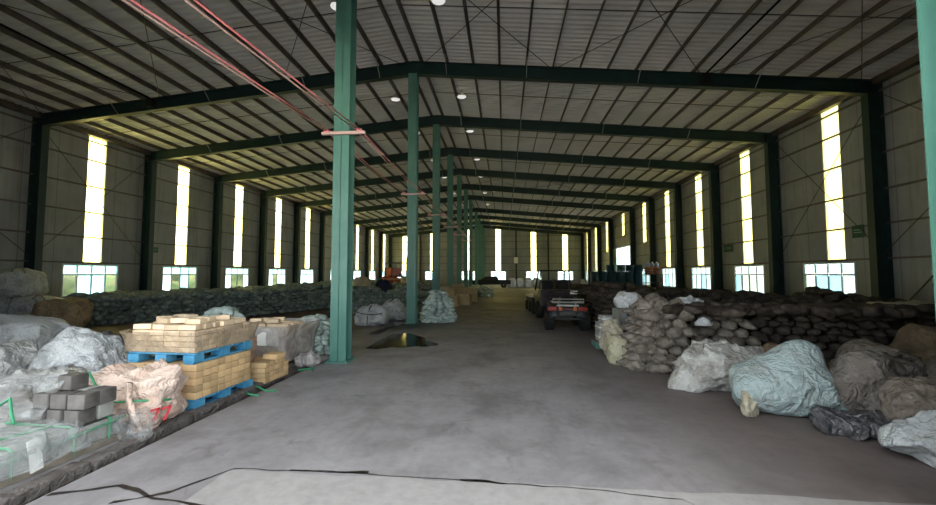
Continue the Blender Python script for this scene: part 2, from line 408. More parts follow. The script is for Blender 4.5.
# windows
PAT = {('L', 0): 'cbbc', ('L', 1): 'wcbc', ('L', 2): 'wccw', ('L', 3): 'wcww', ('R', 0): 'cbbw', ('R', 1): 'bccw', ('R', 2): 'wwbw'}
cnt = {'L': 0, 'R': 0, 'B': 0}
for i, (side, a0, a1) in enumerate(wins):
    pat = PAT.get((side, cnt[side]), 'wbww'); cnt[side] += 1
    if side == 'R': pat = pat[::-1]
    def V(a, z, d): return (XL - d, a, z) if side == 'L' else (XR + d, a, z) if side == 'R' else (a, YE + d, z)
    fr = MB()
    def bar(aa, ab, za, zb, d0=-.02, d1=.06): p, q = V(aa, za, d0), V(ab, zb, d1); fr.bb([min(u, v) for u, v in zip(p, q)], [max(u, v) for u, v in zip(p, q)])
    zt = 1.57
    bar(a0, a1, WZ1 - .05, WZ1); bar(a0, a1, WZ0, WZ0 + .05); bar(a0, a0 + .05, WZ0 + .05, WZ1 - .05); bar(a1 - .05, a1, WZ0 + .05, WZ1 - .05); bar(a0 + .05, a1 - .05, zt - .025, zt + .025, -.015, .055)
    w4 = (a1 - a0) / 4
    for j in (1, 2, 3): bar(a0 + j * w4 - .022, a0 + j * w4 + .022, WZ0 + .05, zt - .03, -.01, .05); bar(a0 + j * w4 - .018, a0 + j * w4 + .018, zt + .03, WZ1 - .055, -.01, .05)
    w = fr.build('window_%d' % (i + 1), M['frame']); struct(w)
    for j in range(4):
        for z0, z1, kk in ((WZ0 + .05, zt - .025, pat[j]), (zt + .025, WZ1 - .05, 'b' if side == 'L' else 'w')):
            p = [V(a0 + j * w4 + .02, z0, .02), V(a0 + (j + 1) * w4 - .02, z0, .02), V(a0 + (j + 1) * w4 - .02, z1, .02), V(a0 + j * w4 + .02, z1, .02)]
            MB().poly(p).build('pane', M[{'c': 'pane_clear', 'b': 'pane_blue', 'w': 'pane_white'}[kk]], w)
# the big side door, standing open
dr = MB(); dr.bb((XR - .02, 36.05, 0), (XR + .12, 36.15, 4.3)); dr.bb((XR - .02, 42.0, 0), (XR + .12, 42.12, 4.3)); dr.bb((XR - .02, 36.15, 4.2), (XR + .12, 42.0, 4.3))
dr = struct(dr.build('door_1', M['paint'])); MB().bb((XR - .12, 41.0, .05), (XR - .05, 43.4, 4.15)).build('door_leaf', M['paint'], dr)

# roof sheets: corrugated, ribs running across the purlins
def roof_sheet(name, xa, xb):
    m = MB(); prof = []; y = YS
    while y < YE + .2:
        prof += [(y, 0), (y + .075, 0), (y + .115, .055), (y + .165, .055), (y + .205, 0)]; y += .205
    A = [m.b.verts.new((xa, y, zroof(xa, .17) + h)) for y, h in prof]; B = [m.b.verts.new((xb, y, zroof(xb, .17) + h)) for y, h in prof]
    for i in range(len(prof) - 1): m.b.faces.new((A[i], A[i + 1], B[i + 1], B[i]))
    bmesh.ops.remove_doubles(m.b, verts=m.b.verts[:], dist=1e-4)
    o = struct(m.build(name, M['roof'])); md = o.modifiers.new('thickness', 'SOLIDIFY'); md.thickness = .02; md.offset = 1
    return o
roof_sheet('ceiling', XL - .3, XC); roof_sheet('ceiling_right', XC, XR + .3)
# purlins
xs = [.25] + [1.13 + .87 * i for i in range(15)]
for s in (-1, 1):
    for rel in xs:
        x = XC + s * rel
        if not XL < x < XR: continue
        m = MB(); z = zroof(x, .08)
        m.bb((x - .006, YS, z - .065), (x + .006, YE, z + .08)); m.bb((x - .034, YS, z - .065), (x - .006, YE, z - .055)); m.bb((x + .006, YS, z + .068), (x + .04, YE, z + .08))
        struct(m.build('roof_purlin', M['purlin']), 'long steel purlin under the roof sheets', 'purlin')
# frames: columns, rafters
def hbeam(p0, p1, wx, wy, tf, tw, flange_normal):
    """vertical H column from p0 to height p1"""
    m = MB(); x, y, z = p0
    if flange_normal == 'y':
        m.bb((x - wx / 2, y - wy / 2, z), (x + wx / 2, y - wy / 2 + tf, p1)); m.bb((x - wx / 2, y + wy / 2 - tf, z), (x + wx / 2, y + wy / 2, p1)); m.bb((x - tw / 2, y - wy / 2, z), (x + tw / 2, y + wy / 2, p1))
    else:
        m.bb((x - wx / 2, y - wy / 2, z), (x - wx / 2 + tf, y + wy / 2, p1)); m.bb((x + wx / 2 - tf, y - wy / 2, z), (x + wx / 2, y + wy / 2, p1)); m.bb((x - wx / 2, y - tw / 2, z), (x + wx / 2, y + tw / 2, p1))
    return m
ordn = ['', 'first', 'second', 'third', 'fourth', 'fifth', 'sixth', 'seventh', 'eighth', 'ninth', 'tenth', 'eleventh']
for i, y in enumerate(FR):
    for side, x in (('left', XL + .24), ('right', XR - .24)):
        m = hbeam((x, y, 0), EAVE - .02, .42, .24, .014, .01, 'x'); m.box((x, y, .012), (.5, .34, .024))
        struct(m.build('wall_column', M['paint_shaded']), 'shade-darkened teal steel column against the %s wall' % side, 'column')
    if i >= 1:
        m = hbeam((XC, y, 0), RIDGE - .44, .30, .28, .014, .01, 'y'); m.box((XC, y, .012), (.42, .40, .024))
        if i == 1:
            for q in (-.16, .16):
                for w in (-.17, .17): m.cyl((XC + q, y + w, .04), .016, .05, seg=6)
        struct(m.build('middle_column', M['paint']), 'teal green steel column in the middle row%s' % (', nearest to the doorway' if i == 1 else ', standing beside the wet pit' if i == 2 else ''), 'column')
    for side, x0, x1 in (('left', XL + .04, XC), ('right', XC, XR - .04)):
        m = MB(); dep = .44; t = .014
        P0, P1 = (x0, zroof(x0)), (x1, zroof(x1))
        def web(o0, o1, yy0, yy1):
            m.prism([(P0[0], yy0, P0[1] + o0), (P1[0], yy0, P1[1] + o0), (P1[0], yy0, P1[1] + o1), (P0[0], yy0, P0[1] + o1)], (0, yy1 - yy0, 0))
        web(-dep, 0, y - .006, y + .006); web(-t, 0, y - .1, y + .1); web(-dep, -dep + t, y - .1, y + .1)
        struct(m.build('roof_rafter', M['paint_shaded']), 'shade-darkened teal steel rafter on the %s slope' % side, 'rafter')
        # pale fly braces
        for q in (1, 4, 8, 12):
            rel = xs[q]; x = XC + (rel if side == 'right' else -rel)
            if i == 0 or not XL + .5 < x < XR - .5: continue
            b_ = MB().tube([(x, y - .1, zroof(x) - dep + .02), (x, y - .55, zroof(x) + .03)], .014, 5)
            struct(b_.build('fly_brace', M['galv']), 'pale steel fly brace from rafter to purlin', 'brace')
struct(hbeam((2.82, 2.6, 0), 4.25, .30, .28, .014, .01, 'y').build('door_jamb_column', M['paint']), 'bright teal steel column at the right edge of the doorway', 'column')
struct(hbeam((-7.2, 2.6, 0), 4.25, .30, .28, .014, .01, 'y').build('door_jamb_column', M['paint']), 'teal steel column at the far left of the doorway', 'column')
for x in (-12.4, -7.8, 1.7, 6.3): struct(hbeam((x, YE - .2, 0), zroof(x) - .1, .22, .26, .012, .01, 'y').build('gable_column', M['steel']), 'slim dark column on the end wall', 'column')
# girts along the walls
for side, x in (('left', XL + .03), ('right', XR - .03)):
    for z in (2.06, 3.1, 4.13, 5.22, 6.31, 7.1):
        segs = [(YS, YE)]
        for a, b in segs: struct(MB().bb((x - .025, a, z - .03), (x + .025, b, z + .03)).build('wall_girt', M['purlin']), 'thin horizontal girt along the %s wall' % side, 'girt')
for z in (2.06, 3.1, 4.13, 5.22, 6.31, 7.1): struct(MB().bb((XL + .1, YE - .06, z - .03), (XR - .1, YE - .01, z + .03)).build('wall_girt', M['purlin']), 'thin horizontal girt along the end wall', 'girt')
# eave beams
for x in (XL + .12, XR - .12): struct(MB().bb((x - .1, YS, EAVE - .10), (x + .1, YE, EAVE + .1)).build('eave_beam', M['purlin']), 'dark beam under the eaves', 'beam')
# sag rods and crossed bracing
def rod(p, q, r=.011, name='bracing_rod', lab='thin steel bracing rod under the roof'): struct(MB().tube([p, q], r, 5).build(name, M['steel']), lab, 'bracing')
def under(x, y, d=-.06): return (x, y, zroof(x, d))
for a, b in zip(FR[1:], FR[2:]):
    for x0, x1 in ((XL + .2, XC - .25), (XC + .25, XR - .2)): rod(under(x0, (a + b) / 2, .05), under(x1, (a + b) / 2, .05), .013)
for a, b in ((FR[1], FR[2]), (FR[5], FR[6]), (FR[9], FR[10])):
    for s, lim in ((-1, XL), (1, XR)):
        g = [XC + s * v for v in (.3, 4.6, 9.2, 13.8)]
        for x0, x1 in zip(g, g[1:]):
            rod(under(x0, a), under(x1, b)); rod(under(x1, a), under(x0, b))
for x in (XL + .14, XR - .14):
    for a, b in ((FR[1], FR[2]), (FR[2], FR[3])):
        rod((x, a, 2.2), (x, b, 7.1), .011, 'bracing_rod', 'thin crossed bracing rod on the side wall'); rod((x, b, 2.2), (x, a, 7.1), .011, 'bracing_rod', 'thin crossed bracing rod on the side wall')
rod((XR - .2, 11.2, 1.75), (XR - .2, 12.1, .8), .02, 'bracing_rod', 'short dark diagonal brace low on the right wall')

# outside: apron, yard, bank on the left, a pale building on the right
g_ = MB(); g_.bb((-60, -40, -.32), (60, 110, -.27)); struct(g_.build('ground_outside', simple('yard_ground', '#b2aa9e', '#c6bfb4', .9, 0, .5)))
def lumpy(name, x0, x1, y0, y1, h, mat, seed):
    m = MB(); nx, ny = 14, 60; V = []
    for i in range(nx + 1):
        row = []
        for j in range(ny + 1):
            x = x0 + (x1 - x0) * i / nx; y = y0 + (y1 - y0) * j / ny; t = i / nx
            row.append(m.b.verts.new((x + .5 * noise.noise((x, y * .7, seed)), y, -.3 + h * math.sin(t * math.pi / 2) ** .7 * (.75 + .5 * noise.noise((x * .5, y * .35, seed))) + .25 * noise.noise((x * 2, y * 2, seed)))))
        V.append(row)
    for i in range(nx):
        for j in range(ny): m.b.faces.new((V[i][j], V[i + 1][j], V[i + 1][j + 1], V[i][j + 1]))
    return m.build(name, mat, smooth=True)
k = N('bank_green'); p_ = k.pos()
bank_mat = k.done(k.bsdf(k.ramp(k.noise(p_, .9, 6, .7, .5), [(.35, '#4f6a2a'), (.5, '#728a3f'), (.58, '#9c7f4f'), (.75, '#ab9062')]), .9))
struct(lumpy('hillside_outside', -21.5, -30, 4, 62, 4.2, bank_mat, 2), 'green and brown earth bank outside the windows', 'bank')
nb = MB(); nb.bb((22, 5, -.3), (30, 62, 6)); struct(nb.build('wall_neighbour', simple('pale_render', '#cfd8d6', '#dde4e2', .8)), 'pale building outside the right windows', 'building')

# ================================================================ things
# ---- sacks
def sack_mesh(name, seed, mat, size=(.17, .12, .085), sub=3, lump=.014, neck=.28):
    m = MB(); bmesh.ops.create_icosphere(m.b, subdivisions=sub, radius=1)
    o = Vector((seed * 7.3, seed * 3.1, seed))
    for v in m.b.verts:
        p = v.co.copy(); r = (abs(p.x) ** 2.6 + abs(p.y) ** 2.6 + abs(p.z) ** 2.6) ** (-1 / 2.6); q = p * r
        t = max(0, q.x - .45) / .55; q.y *= 1 - .55 * t; q.z *= 1 - .45 * t
        q = Vector((q.x * size[0] + neck * t ** 3 * size[0], q.y * size[1], q.z * size[2]))
        n_ = noise.noise(q * 26 + o) * lump + noise.noise(q * 9 + o) * lump * 1.3
        q += p * n_
        if q.z < -size[2] * .78: q.z = -size[2] * .78
        v.co = q
    return m.mesh(name, True, mat)
def neck_mesh(name, mat):
    m = MB(); m.lathe([(.001, .20), (.030, .24), (.020, .215), (.012, .195), (.03, .165), (.05, .14)], (0, 0, 0), 9, 'X')
    for v in m.b.verts: v.co += Vector((0, noise.noise(v.co * 60) * .008, noise.noise(v.co * 55 + Vector((3, 1, 2))) * .008))
    return m.mesh(name, True, mat)

def face_rows(line, layers, hgt, wid, batter, seed, start=0.0, jit=.02, dep=.14, turn=.28):
    """places along a front line (walked so that the open side is on its right), layer over layer"""
    r = random.Random(seed); out = []
    seg = [(Vector(a), Vector(b)) for a, b in zip(line, line[1:])]
    for k in range(layers):
        off = (k % 2) * wid * .5
        for a, b in seg:
            L = (b - a).length; u = (b - a) / L; n = Vector((u.y, -u.x))   # outward
            s = off + wid * .5 if True else 0
            while s < L + wid * .2:
                p = a + u * s - n * (dep + batter * k) + Vector((r.uniform(-jit, jit), r.uniform(-jit, jit)))
                out.append((p.x, p.y, start + hgt * (k + .5) + r.uniform(-.012, .012), math.atan2(n.y, n.x) + r.gauss(0, turn), r.gauss(0, .12), r.gauss(.1, .12), r.uniform(.9, 1.12)))
                s += wid * r.uniform(.92, 1.08)
    return out
def top_cover(fn, x0, x1, y0, y1, step, seed):
    """places over a heap whose height is fn(x, y) (None outside)"""
    r = random.Random(seed); out = []; y = y0
    while y < y1:
        x = x0
        while x < x1:
            px, py = x + r.uniform(-.4, .4) * step, y + r.uniform(-.4, .4) * step; z = fn(px, py)
            if z is not None: out.append((px, py, z + r.uniform(-.02, .05), r.uniform(0, 6.28), r.gauss(0, .2), r.gauss(0, .2), r.uniform(.9, 1.15)))
            x += step
        y += step
    return out
def sacks(name, meshes, places, label, group, cat='sack', neck=None, flat=1.0):
    r = random.Random(len(places)); out = []
    for x, y, z, rz, rx, ry, sc in places:
        o = put(name, r.choice(meshes), None, (x, y, z), (rx, ry, rz), (sc, sc, sc * flat)); tag(o, label, cat, group)
        if neck: put('tied_neck', neck, o)
        out.append(o)
    return out
def sack_mass(name, meshes, places, mat, label, cat='sacks', core=None, seed=1):
    """the uncounted rest of a heap as one object"""
    r = random.Random(seed); V, F = [], []
    data = [([v.co.copy() for v in me.vertices], [tuple(p.vertices) for p in me.polygons]) for me in meshes]
    for x, y, z, rz, rx, ry, sc in places:
        vs_, fs = r.choice(data); mt = Matrix.Translation((x, y, z)) @ Matrix.Rotation(rz, 4, 'Z') @ Matrix.Rotation(ry, 4, 'Y') @ Matrix.Rotation(rx, 4, 'X') @ Matrix.Scale(sc, 4); b = len(V)
        V += [mt @ v for v in vs_]; F += [tuple(i + b for i in f) for f in fs]
    if core:
        cv, cf = core; b = len(V); V += cv; F += [tuple(i + b for i in f) for f in cf]
    me = bpy.data.meshes.new(name); me.from_pydata(V, [], F); me.materials.append(mat); me.polygons.foreach_set('use_smooth', [True] * len(me.polygons))
    return tag(put(name, me), label, cat, None, 'stuff')
def core_grid(fn, x0, x1, y0, y1, st, drop=.1):
    nx, ny = int((x1 - x0) / st), int((y1 - y0) / st); V, F, idx = [], [], {}
    for i in range(nx + 1):
        for j in range(ny + 1):
            x, y = x0 + i * st, y0 + j * st; z = fn(x, y); idx[i, j] = len(V); V.append(Vector((x, y, max(0, (z or 0) - drop) + (.05 * noise.noise((x * 5, y * 5, 1)) if z else 0))))
    for i in range(nx):
        for j in range(ny):
            q = [idx[i, j], idx[i + 1, j], idx[i + 1, j + 1], idx[i, j + 1]]
            if sum(V[t].z for t in q) > .02: F.append(tuple(q))
    return V, F
MS = {}
for key in ('left', 'right', 'grey', 'pale'):
    MS[key] = [sack_mesh('sack_' + key, i + 1, M['sack_' + key]) for i in range(5)]
    MS[key + '_low'] = [sack_mesh('sack_low_' + key, i + 11, M['sack_' + key], sub=2) for i in range(4)]
def knotted_mesh(name, seed, mat):
    m = MB(); bmesh.ops.create_icosphere(m.b, subdivisions=4, radius=1); o = Vector((seed * 7.3, seed * 3.1, seed))
    for v in m.b.verts:
        p = v.co.copy(); q = Vector((p.x * .15, p.y * .145, p.z * .115)); t = max(0, p.x - .1) / .9
        q.y *= 1 - .62 * t ** 1.3; q.z *= 1 - .58 * t ** 1.3; q.x += .07 * t ** 2
        a = math.atan2(p.z, p.y); n_ = noise.noise(q * 30 + o) * .012 + noise.noise(q * 11 + o) * .016 + t * .006 * math.sin(a * 9 + seed)
        q += p * n_; q.z -= .03 * t; q.z = max(q.z, -.10); v.co = q
    return m.mesh(name, True, mat)
MS['knot'] = [knotted_mesh('sack_knotted', i + 1, M['sack_grey']) for i in range(6)]
neck_me = neck_mesh('tied_neck', M['sack_grey'])
for v in neck_me.vertices: v.co.z -= .03; v.co.x -= .0

# ---- long row by the left wall
row = [(-13.3, 11.0), (-12.9, 11.2), (-11.4, 12.35), (-9.95, 13.7), (-9.0, 15.6), (-8.2, 18.0), (-7.4, 21.5)]
rowP = face_rows(row, 6, .135, .28, .05, 21)
near = [p for p in rowP if p[1] < 18.4][:286]
far = [p for p in rowP if p not in near]
sacks('mesh_sack', MS['left'], near, 'grey-green mesh sack packed in the long row below the windows of the left wall', 'sacks in the long row by the left wall')
def dist_line(x, y, line):
    best = 1e9; side = 0
    for a, b in zip(line, line[1:]):
        a, b = Vector(a), Vector(b); u = b - a; t = max(0, min(1, (Vector((x, y)) - a).dot(u) / u.length_squared)); p = a + u * t; d_ = (Vector((x, y)) - p).length
        if d_ < best: best = d_; side = u.x * (y - p.y) - u.y * (x - p.x)
    return best, side
def rowH(x, y):
    d_, s = dist_line(x, y, row)
    if s < 0 or d_ < .30 or d_ > 2.6 or x < XL + .5 or (x < -13.6 and y < 12.5) or (x + 13.15) ** 2 + (y - 10.75) ** 2 < .95: return None
    return .74 + .09 * noise.noise((x * .9, y * .9, 3)) + .028 * (y - 11) + .05 * min(1, d_)
topP = top_cover(rowH, -16.5, -7, 10.5, 23, .24, 5)
def backH(x, y):    # lower heaps further back, left of the middle columns
    h = 0
    for cx, cy, rr in ((-6.3, 20.3, .85), (-7.35, 19.8, .9), (-5.9, 24.0, .9), (-7.9, 28.2, 1.1), (-3.75, 15.6, .5)):
        if (x - cx) ** 2 + (y - cy) ** 2 < rr * rr: return None
    for cx, cy, rx, ry, hh in ((-6.3, 17.0, 1.3, 1.4, .95), (-4.6, 17.2, .9, 1.3, .8), (-7.2, 21.5, 1.6, 2.2, 1.05), (-5.0, 21.5, 1.5, 1.8, .95), (-3.9, 18.9, .6, 1.2, .7), (-6.0, 26, 2.2, 2.5, 1.0)):
        q = ((x - cx) / rx) ** 2 + ((y - cy) / ry) ** 2
        if q < 1: h = max(h, hh * (1 - q ** 2) + .08 * noise.noise((x * 1.3, y * 1.3, 4)))
    return h if h > .08 else None
P2 = [p for p in top_cover(backH, -8.7, -3.3, 15.4, 28.5, .24, 9)]
def bothH(x, y):
    a, b = rowH(x, y), backH(x, y)
    return max(v for v in (a, b) if v is not None) if (a is not None or b is not None) else None
sack_mass('heaped_mesh_sacks', MS['left_low'], far + topP + P2, M['sack_left'], 'grey-green mesh sacks heaped along the top of the left row and in mounds behind it', core=core_grid(bothH, -17, -3.2, 10.4, 28.6, .2, .12))

# ---- the right-hand heap
kn = [(2.0, 7.75), (2.04, 6.92), (2.42, 6.62), (3.0, 6.62)]
knP = face_rows(kn, 7, .138, .235, .045, 31, dep=.13, jit=.012, turn=.14)
knP = [(x, y, z, a, 0, -.12, .86 * sc) for x, y, z, a, _, _, sc in knP]
kn_top = [(x, y, 1.02 + r_, a, 0, .1, .95) for x, y, r_, a in ((2.45, 7.25, 0, 3.6), (2.7, 7.2, .02, 4.2), (2.95, 7.25, 0, 4.9), (2.5, 7.55, .03, 3.0), (2.8, 7.5, .05, 4.4), (2.62, 7.32, .13, 4.2), (3.1, 7.5, .03, 5.0))]
sacks('knotted_sack', MS['knot'], knP + kn_top, 'grey-brown knotted net sack in the tall stack behind the dirty white woven bag', 'knotted sacks in the front stack', neck=neck_me)
midP = face_rows([(3.1, 7.0), (4.15, 6.9)], 8, .13, .26, .06, 33)
sacks('net_sack', MS['grey'], midP, 'grey-brown net sack in the rough stack between the knotted sacks and the dark stack', 'net sacks right of the knotted stack')
dkP = [p[:6] + (p[6] * .9,) for p in face_rows([(4.2, 7.05), (5.2, 6.85), (6.35, 6.95)], 9, .116, .225, .03, 35, turn=.18)]
sacks('net_sack', MS['right'], dkP, 'dark brown net sack in the stack behind the pale blue bulk bag', 'net sacks in the dark front stack')
dk2 = [p[:6] + (p[6] * .9,) for p in face_rows([(6.4, 7.35), (7.7, 7.3)], 8, .116, .225, .03, 36, turn=.18)]
sacks('net_sack', MS['right'], dk2, 'dark brown net sack in the stack nearest the right wall', 'net sacks in the stack nearest the right wall')
aisle = face_rows([(2.62, 13.6), (2.55, 10.75), (3.3, 10.7)], 10, .135, .26, .02, 37)
sacks('net_sack', MS['right'], [p for p in aisle if p[1] < 12.2], 'dark net sack in the tall stack facing the aisle beside the quad bike', 'net sacks in the aisle stack')
def heapH(x, y):
    if y > 31 or x > 10.6 or y < 6.9: return None
    if y > 27.8 and x > 5.5: return None
    edge = 2.75 if y > 10.9 else (2.5 if y < 8.3 else 3.2)
    if x < edge: return None
    if y < 7.35 and x > 6.5: return None
    if y < 7.0 and x < 4.3: return None
    if y < 11.2:
        base = .82 + .10 * noise.noise((x * .9, y * .9, 7)); prof = ((2.6, 1.12), (4.0, 1.10), (4.6, 1.14), (5.6, 1.08), (6.2, 1.06), (6.8, .88), (7.05, .98), (7.35, 1.22), (7.7, 1.02), (8.1, 1.02), (9.0, .92), (9.6, .72), (10.6, .5))
        rz_ = .5
        for (xa, za), (xb, zb) in zip(prof, prof[1:]):
            if xa <= x <= xb: rz_ = za + (zb - za) * (x - xa) / (xb - xa)
        t = math.exp(-((y - 10.2) / .75) ** 2)
        if y < 7.7: base = .96
        elif y > 7.8 and x > 4.5: base -= .08
        return base * (1 - t) + rz_ * t
    return .93 - .035 * (x - 3) + .09 * noise.noise((x * .8, y * .8, 2))
def coreH(x, y):
    z = heapH(x, y)
    if z is None or (y < 7.6 and x < 6.5) or (y < 7.95 and x >= 6.4) or (y > 10.4 and x < 3.05) or (y < 8.5 and x < 2.95): return None
    return z
heap_top = top_cover(heapH, 2.6, 10.6, 6.95, 31, .25, 41)
ridge_near = [p for p in heap_top if 9.5 < p[1] < 10.35 and p[0] > 4.5]
front_near = [p for p in heap_top if p[1] < 7.6]
sacks('net_sack', MS['right'], ridge_near, 'dark net sack on the ridge of the right heap, against the light of the windows', 'net sacks on the ridge by the right windows')
sacks('net_sack', MS['right'], front_near, 'dark net sack lying on top of the stacks at the front of the right heap', 'net sacks topping the front stacks')
rest = [p for p in heap_top if p not in ridge_near and p not in front_near and p[1] < 24] + [p for p in aisle if p[1] >= 12.2]
sack_mass('heaped_net_sacks', MS['right_low'], rest, M['sack_right'], 'dark brown net sacks heaped over the right side of the hall behind the front stacks', core=core_grid(coreH, 2.4, 10.8, 6.9, 31.2, .2, .13))

# ---- pale sack piles on the left
def cone_pile(cx, cy, r0, h, n_lay, seed, wid=.19, sc=.75):
    r = random.Random(seed); out = []
    for k in range(n_lay):
        t = k / n_lay; rr = r0 * (1 - t ** 2.2 * .85); z = h * (k + .5) / n_lay
        while rr > .06:
            n = max(1, int(2 * math.pi * rr / wid))
            a0 = r.uniform(0, 6)
            for i in range(n):
                a = a0 + 2 * math.pi * i / n; out.append((cx + rr * math.cos(a), cy + rr * math.sin(a), z + r.uniform(-.015, .015), a + r.gauss(0, .3), r.gauss(0, .15), r.gauss(.15, .15), sc * r.uniform(.9, 1.1)))
            if k < n_lay - 1: break
            rr -= wid
    return out
sacks('pale_sack', MS['pale'], cone_pile(-2.24, 13.4, .47, 1.02, 9, 51, .21, .86), 'pale green net sack in the cone pile right of the column by the pit', 'pale sacks in the cone pile by the pit')
sacks('pale_sack', MS['pale'], cone_pile(-3.93, 8.0, .42, .72, 8, 52, .18, .72), 'pale green net sack in the pile left of the nearest teal column', 'pale sacks beside the nearest teal column')
sacks('pale_sack', MS['pale'], cone_pile(-5.15, 6.9, .42, .98, 9, 53, .2, .8), 'pale net sack in the pile behind the brick pallet with loose bricks on top', 'pale sacks behind the brick pallet')
sacks('pale_sack', MS['pale'], cone_pile(-1.75, 28.5, .8, .75, 4, 54, .4, 1.5), 'bluish net sack in the small far pile past the cartons', 'bluish sacks in the far pile')

# ---- soft bulk bags
def blob(name, loc, size, mat, seed, rz=0, box=2.6, wr=.05, freq=3.0, big=.12, sub=5, peaks=(), sag=.12, parent=None, stretch=None):
    """soft cloth or film body: rounded block that sags, with tied corners and sharp creases"""
    m = MB(); bmesh.ops.create_icosphere(m.b, subdivisions=sub, radius=1); o = Vector((seed * 5.7, -seed * 2.3, seed * 1.9)); sx, sy, sz = size
    rr_ = random.Random(seed); rots = [Matrix.Rotation(rr_.uniform(0, 6.28), 3, 'Z') @ Matrix.Rotation(rr_.uniform(-.9, .9), 3, 'X') for _ in range(3)]
    for v in m.b.verts:
        p = v.co.copy(); r = (abs(p.x) ** box + abs(p.y) ** box + abs(p.z) ** box) ** (-1 / box); q = p * r
        q = Vector((q.x * sx, q.y * sy, q.z * sz)); f = 1 + sag * (-q.z / sz) * (1 if q.z < 0 else .6); q.x *= f; q.y *= f
        n_ = big * min(size) * 2.2 * noise.noise(q * (1.25 / max(size)) + o)
        for dx, dy, dz, amt, w in peaks:
            dd = Vector((dx, dy, dz)).normalized(); c = max(0, p.dot(dd)); n_ += amt * c ** w
        wv = Vector((noise.noise(q * freq * .6 + o), noise.noise(q * freq * .6 - o), noise.noise(q * freq * .5 + o * 2))) * .55
        for i, (fr_, am, sg) in enumerate(((.62, 1.0, 1), (1.15, .55, 1), (.85, .6, -1))):
            t = rots[i] @ q; t = Vector((t.x * .38, t.y, t.z)) * freq * fr_ + wv + o * (i + 1)
            c = max(0, 1 - abs(noise.noise(t)) * 3.2) ** 1.6
            n_ += sg * wr * am * (c - .25)
        n_ += wr * .25 * noise.noise(q * freq * 4 + o)
        q += p * n_
        v.co = q
    zb = -sz * .82
    for v in m.b.verts:
        if v.co.z < zb: v.co.z = zb + (v.co.z - zb) * .02
        v.co.z -= zb - .004
    me = m.mesh(name, True, mat); o_ = put(name, me, parent, loc, (0, 0, rz)); return o_
def strap_on(parent, pts, w, mat, name='strap'):
    m = MB(); m.tube(pts, w, 6); return m.build(name, mat, parent, True)
def loop_handle(parent, x, y, z, h, mat, rz=0, w=.16):
    pts = [(x - w * math.cos(rz) * c, y - w * math.sin(rz) * c, z + h * s) for c, s in ((1, -.3), (.95, .4), (.5, .9), (0, 1), (-.5, .88), (-.95, .4), (-1, -.3))]
    return strap_on(parent, pts, .022, mat, 'lifting_loop')

b = blob('woven_bag', (3.06, 5.95, 0), (.60, .38, .33), M['bag_dirty'], 3, -.08, 2.4, .075, 4.2, .16, peaks=((-1, -.3, -.7, .18, 14), (.7, .2, .9, .10, 8)))
tag(b, 'dirty white woven bulk bag lying in front of the knotted sacks', 'bulk bag')
b = blob('bulk_bag', (3.26, 5.10, 0), (.50, .40, .31), M['bag_blue'], 8, -.1, 2.7, .035, 2.4, .10, peaks=((.42, .0, 1, .29, 9), (-1, -.5, .1, .12, 10), (.9, -.3, -.3, .10, 8)), sub=6)
tag(b, 'big clean pale blue bulk bag with a peaked corner, standing on the aisle floor', 'bulk bag')
fp = blob('corner_flap', (-.47, -.31, .0), (.10, .05, .16), M['bag_cream'], 5, .5, 4, .03, 7, .2, 4, parent=b); fp['label'] = 'cream corner flap'
b = blob('plastic_sheet', (3.55, 4.42, 0), (.40, .17, .11), M['film_dark'], 12, -.25, 2.2, .07, 6, .2); tag(b, 'crumpled dark plastic sheet on the floor right of the pale blue bulk bag', 'plastic sheet')
b = blob('bulk_bag', (4.12, 4.95, 0), (.46, .36, .36), M['bag_brown'], 14, .2, 2.6, .07, 3.2, .16, peaks=((-.5, -.2, 1, .08, 8),)); tag(b, 'slumped brownish grey bulk bag just right of the pale blue one', 'bulk bag')
b = blob('bulk_bag', (4.12, 4.25, 0), (.42, .27, .31), M['bag_taupe'], 17, -.3, 2.3, .075, 3.4, .18); tag(b, 'low taupe bulk bag with deep folds behind the white-streaked bag', 'bulk bag')
b = blob('bulk_bag', (3.80, 3.68, 0), (.56, .27, .25), M['bag_white'], 19, -.5, 2.2, .085, 3.2, .2, stretch=(.5, 1, 1.4)); tag(b, 'collapsed grey bulk bag with white streaked folds nearest the doorway column', 'bulk bag')
b = blob('bulk_bag', (4.42, 5.32, 0), (.36, .26, .33), M['bag_grey'], 22, .1, 2.4, .07, 3.4, .18); tag(b, 'grey crumpled bulk bag in front of the open-mouthed bag', 'bulk bag')
b = blob('bulk_bag', (5.1, 4.8, 0), (.42, .38, .50), M['bag_brown'], 23, .5, 2.5, .07, 3.2, .15); tag(b, 'dusty grey bulk bag behind the taupe folded bag', 'bulk bag')
b = root('open_bag', 'grey bulk bag with a dark open mouth facing the aisle', 'bulk bag', (4.9, 5.72, 0), -.25)
blob('body', (0, .12, 0), (.42, .32, .36), M['bag_taupe'], 27, 0, 2.6, .06, 3, .14, parent=b)
m = MB(); n = 30; ring = []
for j, (rr, yy) in enumerate(((.21, -.30), (.25, -.34), (.22, -.37), (.17, -.33), (.13, -.24), (.10, -.12))):
    ring.append([m.b.verts.new((-.02 + rr * 1.25 * math.cos(2 * math.pi * i / n) * (1 + .14 * math.sin(i * 1.7)), yy + .02 * math.sin(i * 2.3), .44 + rr * .8 * math.sin(2 * math.pi * i / n) * (1 + .12 * math.sin(i * 2.1)))) for i in range(n)])
for A, B in zip(ring, ring[1:]):
    for i in range(n): m.b.faces.new((A[i], A[(i + 1) % n], B[(i + 1) % n], B[i]))
m.b.faces.new(ring[-1]); q = m.build('mouth_rim', M['bag_taupe'], b, True); q.data.materials.append(M['film_dark'])
for f in q.data.polygons[n * 3:]: f.material_index = 1
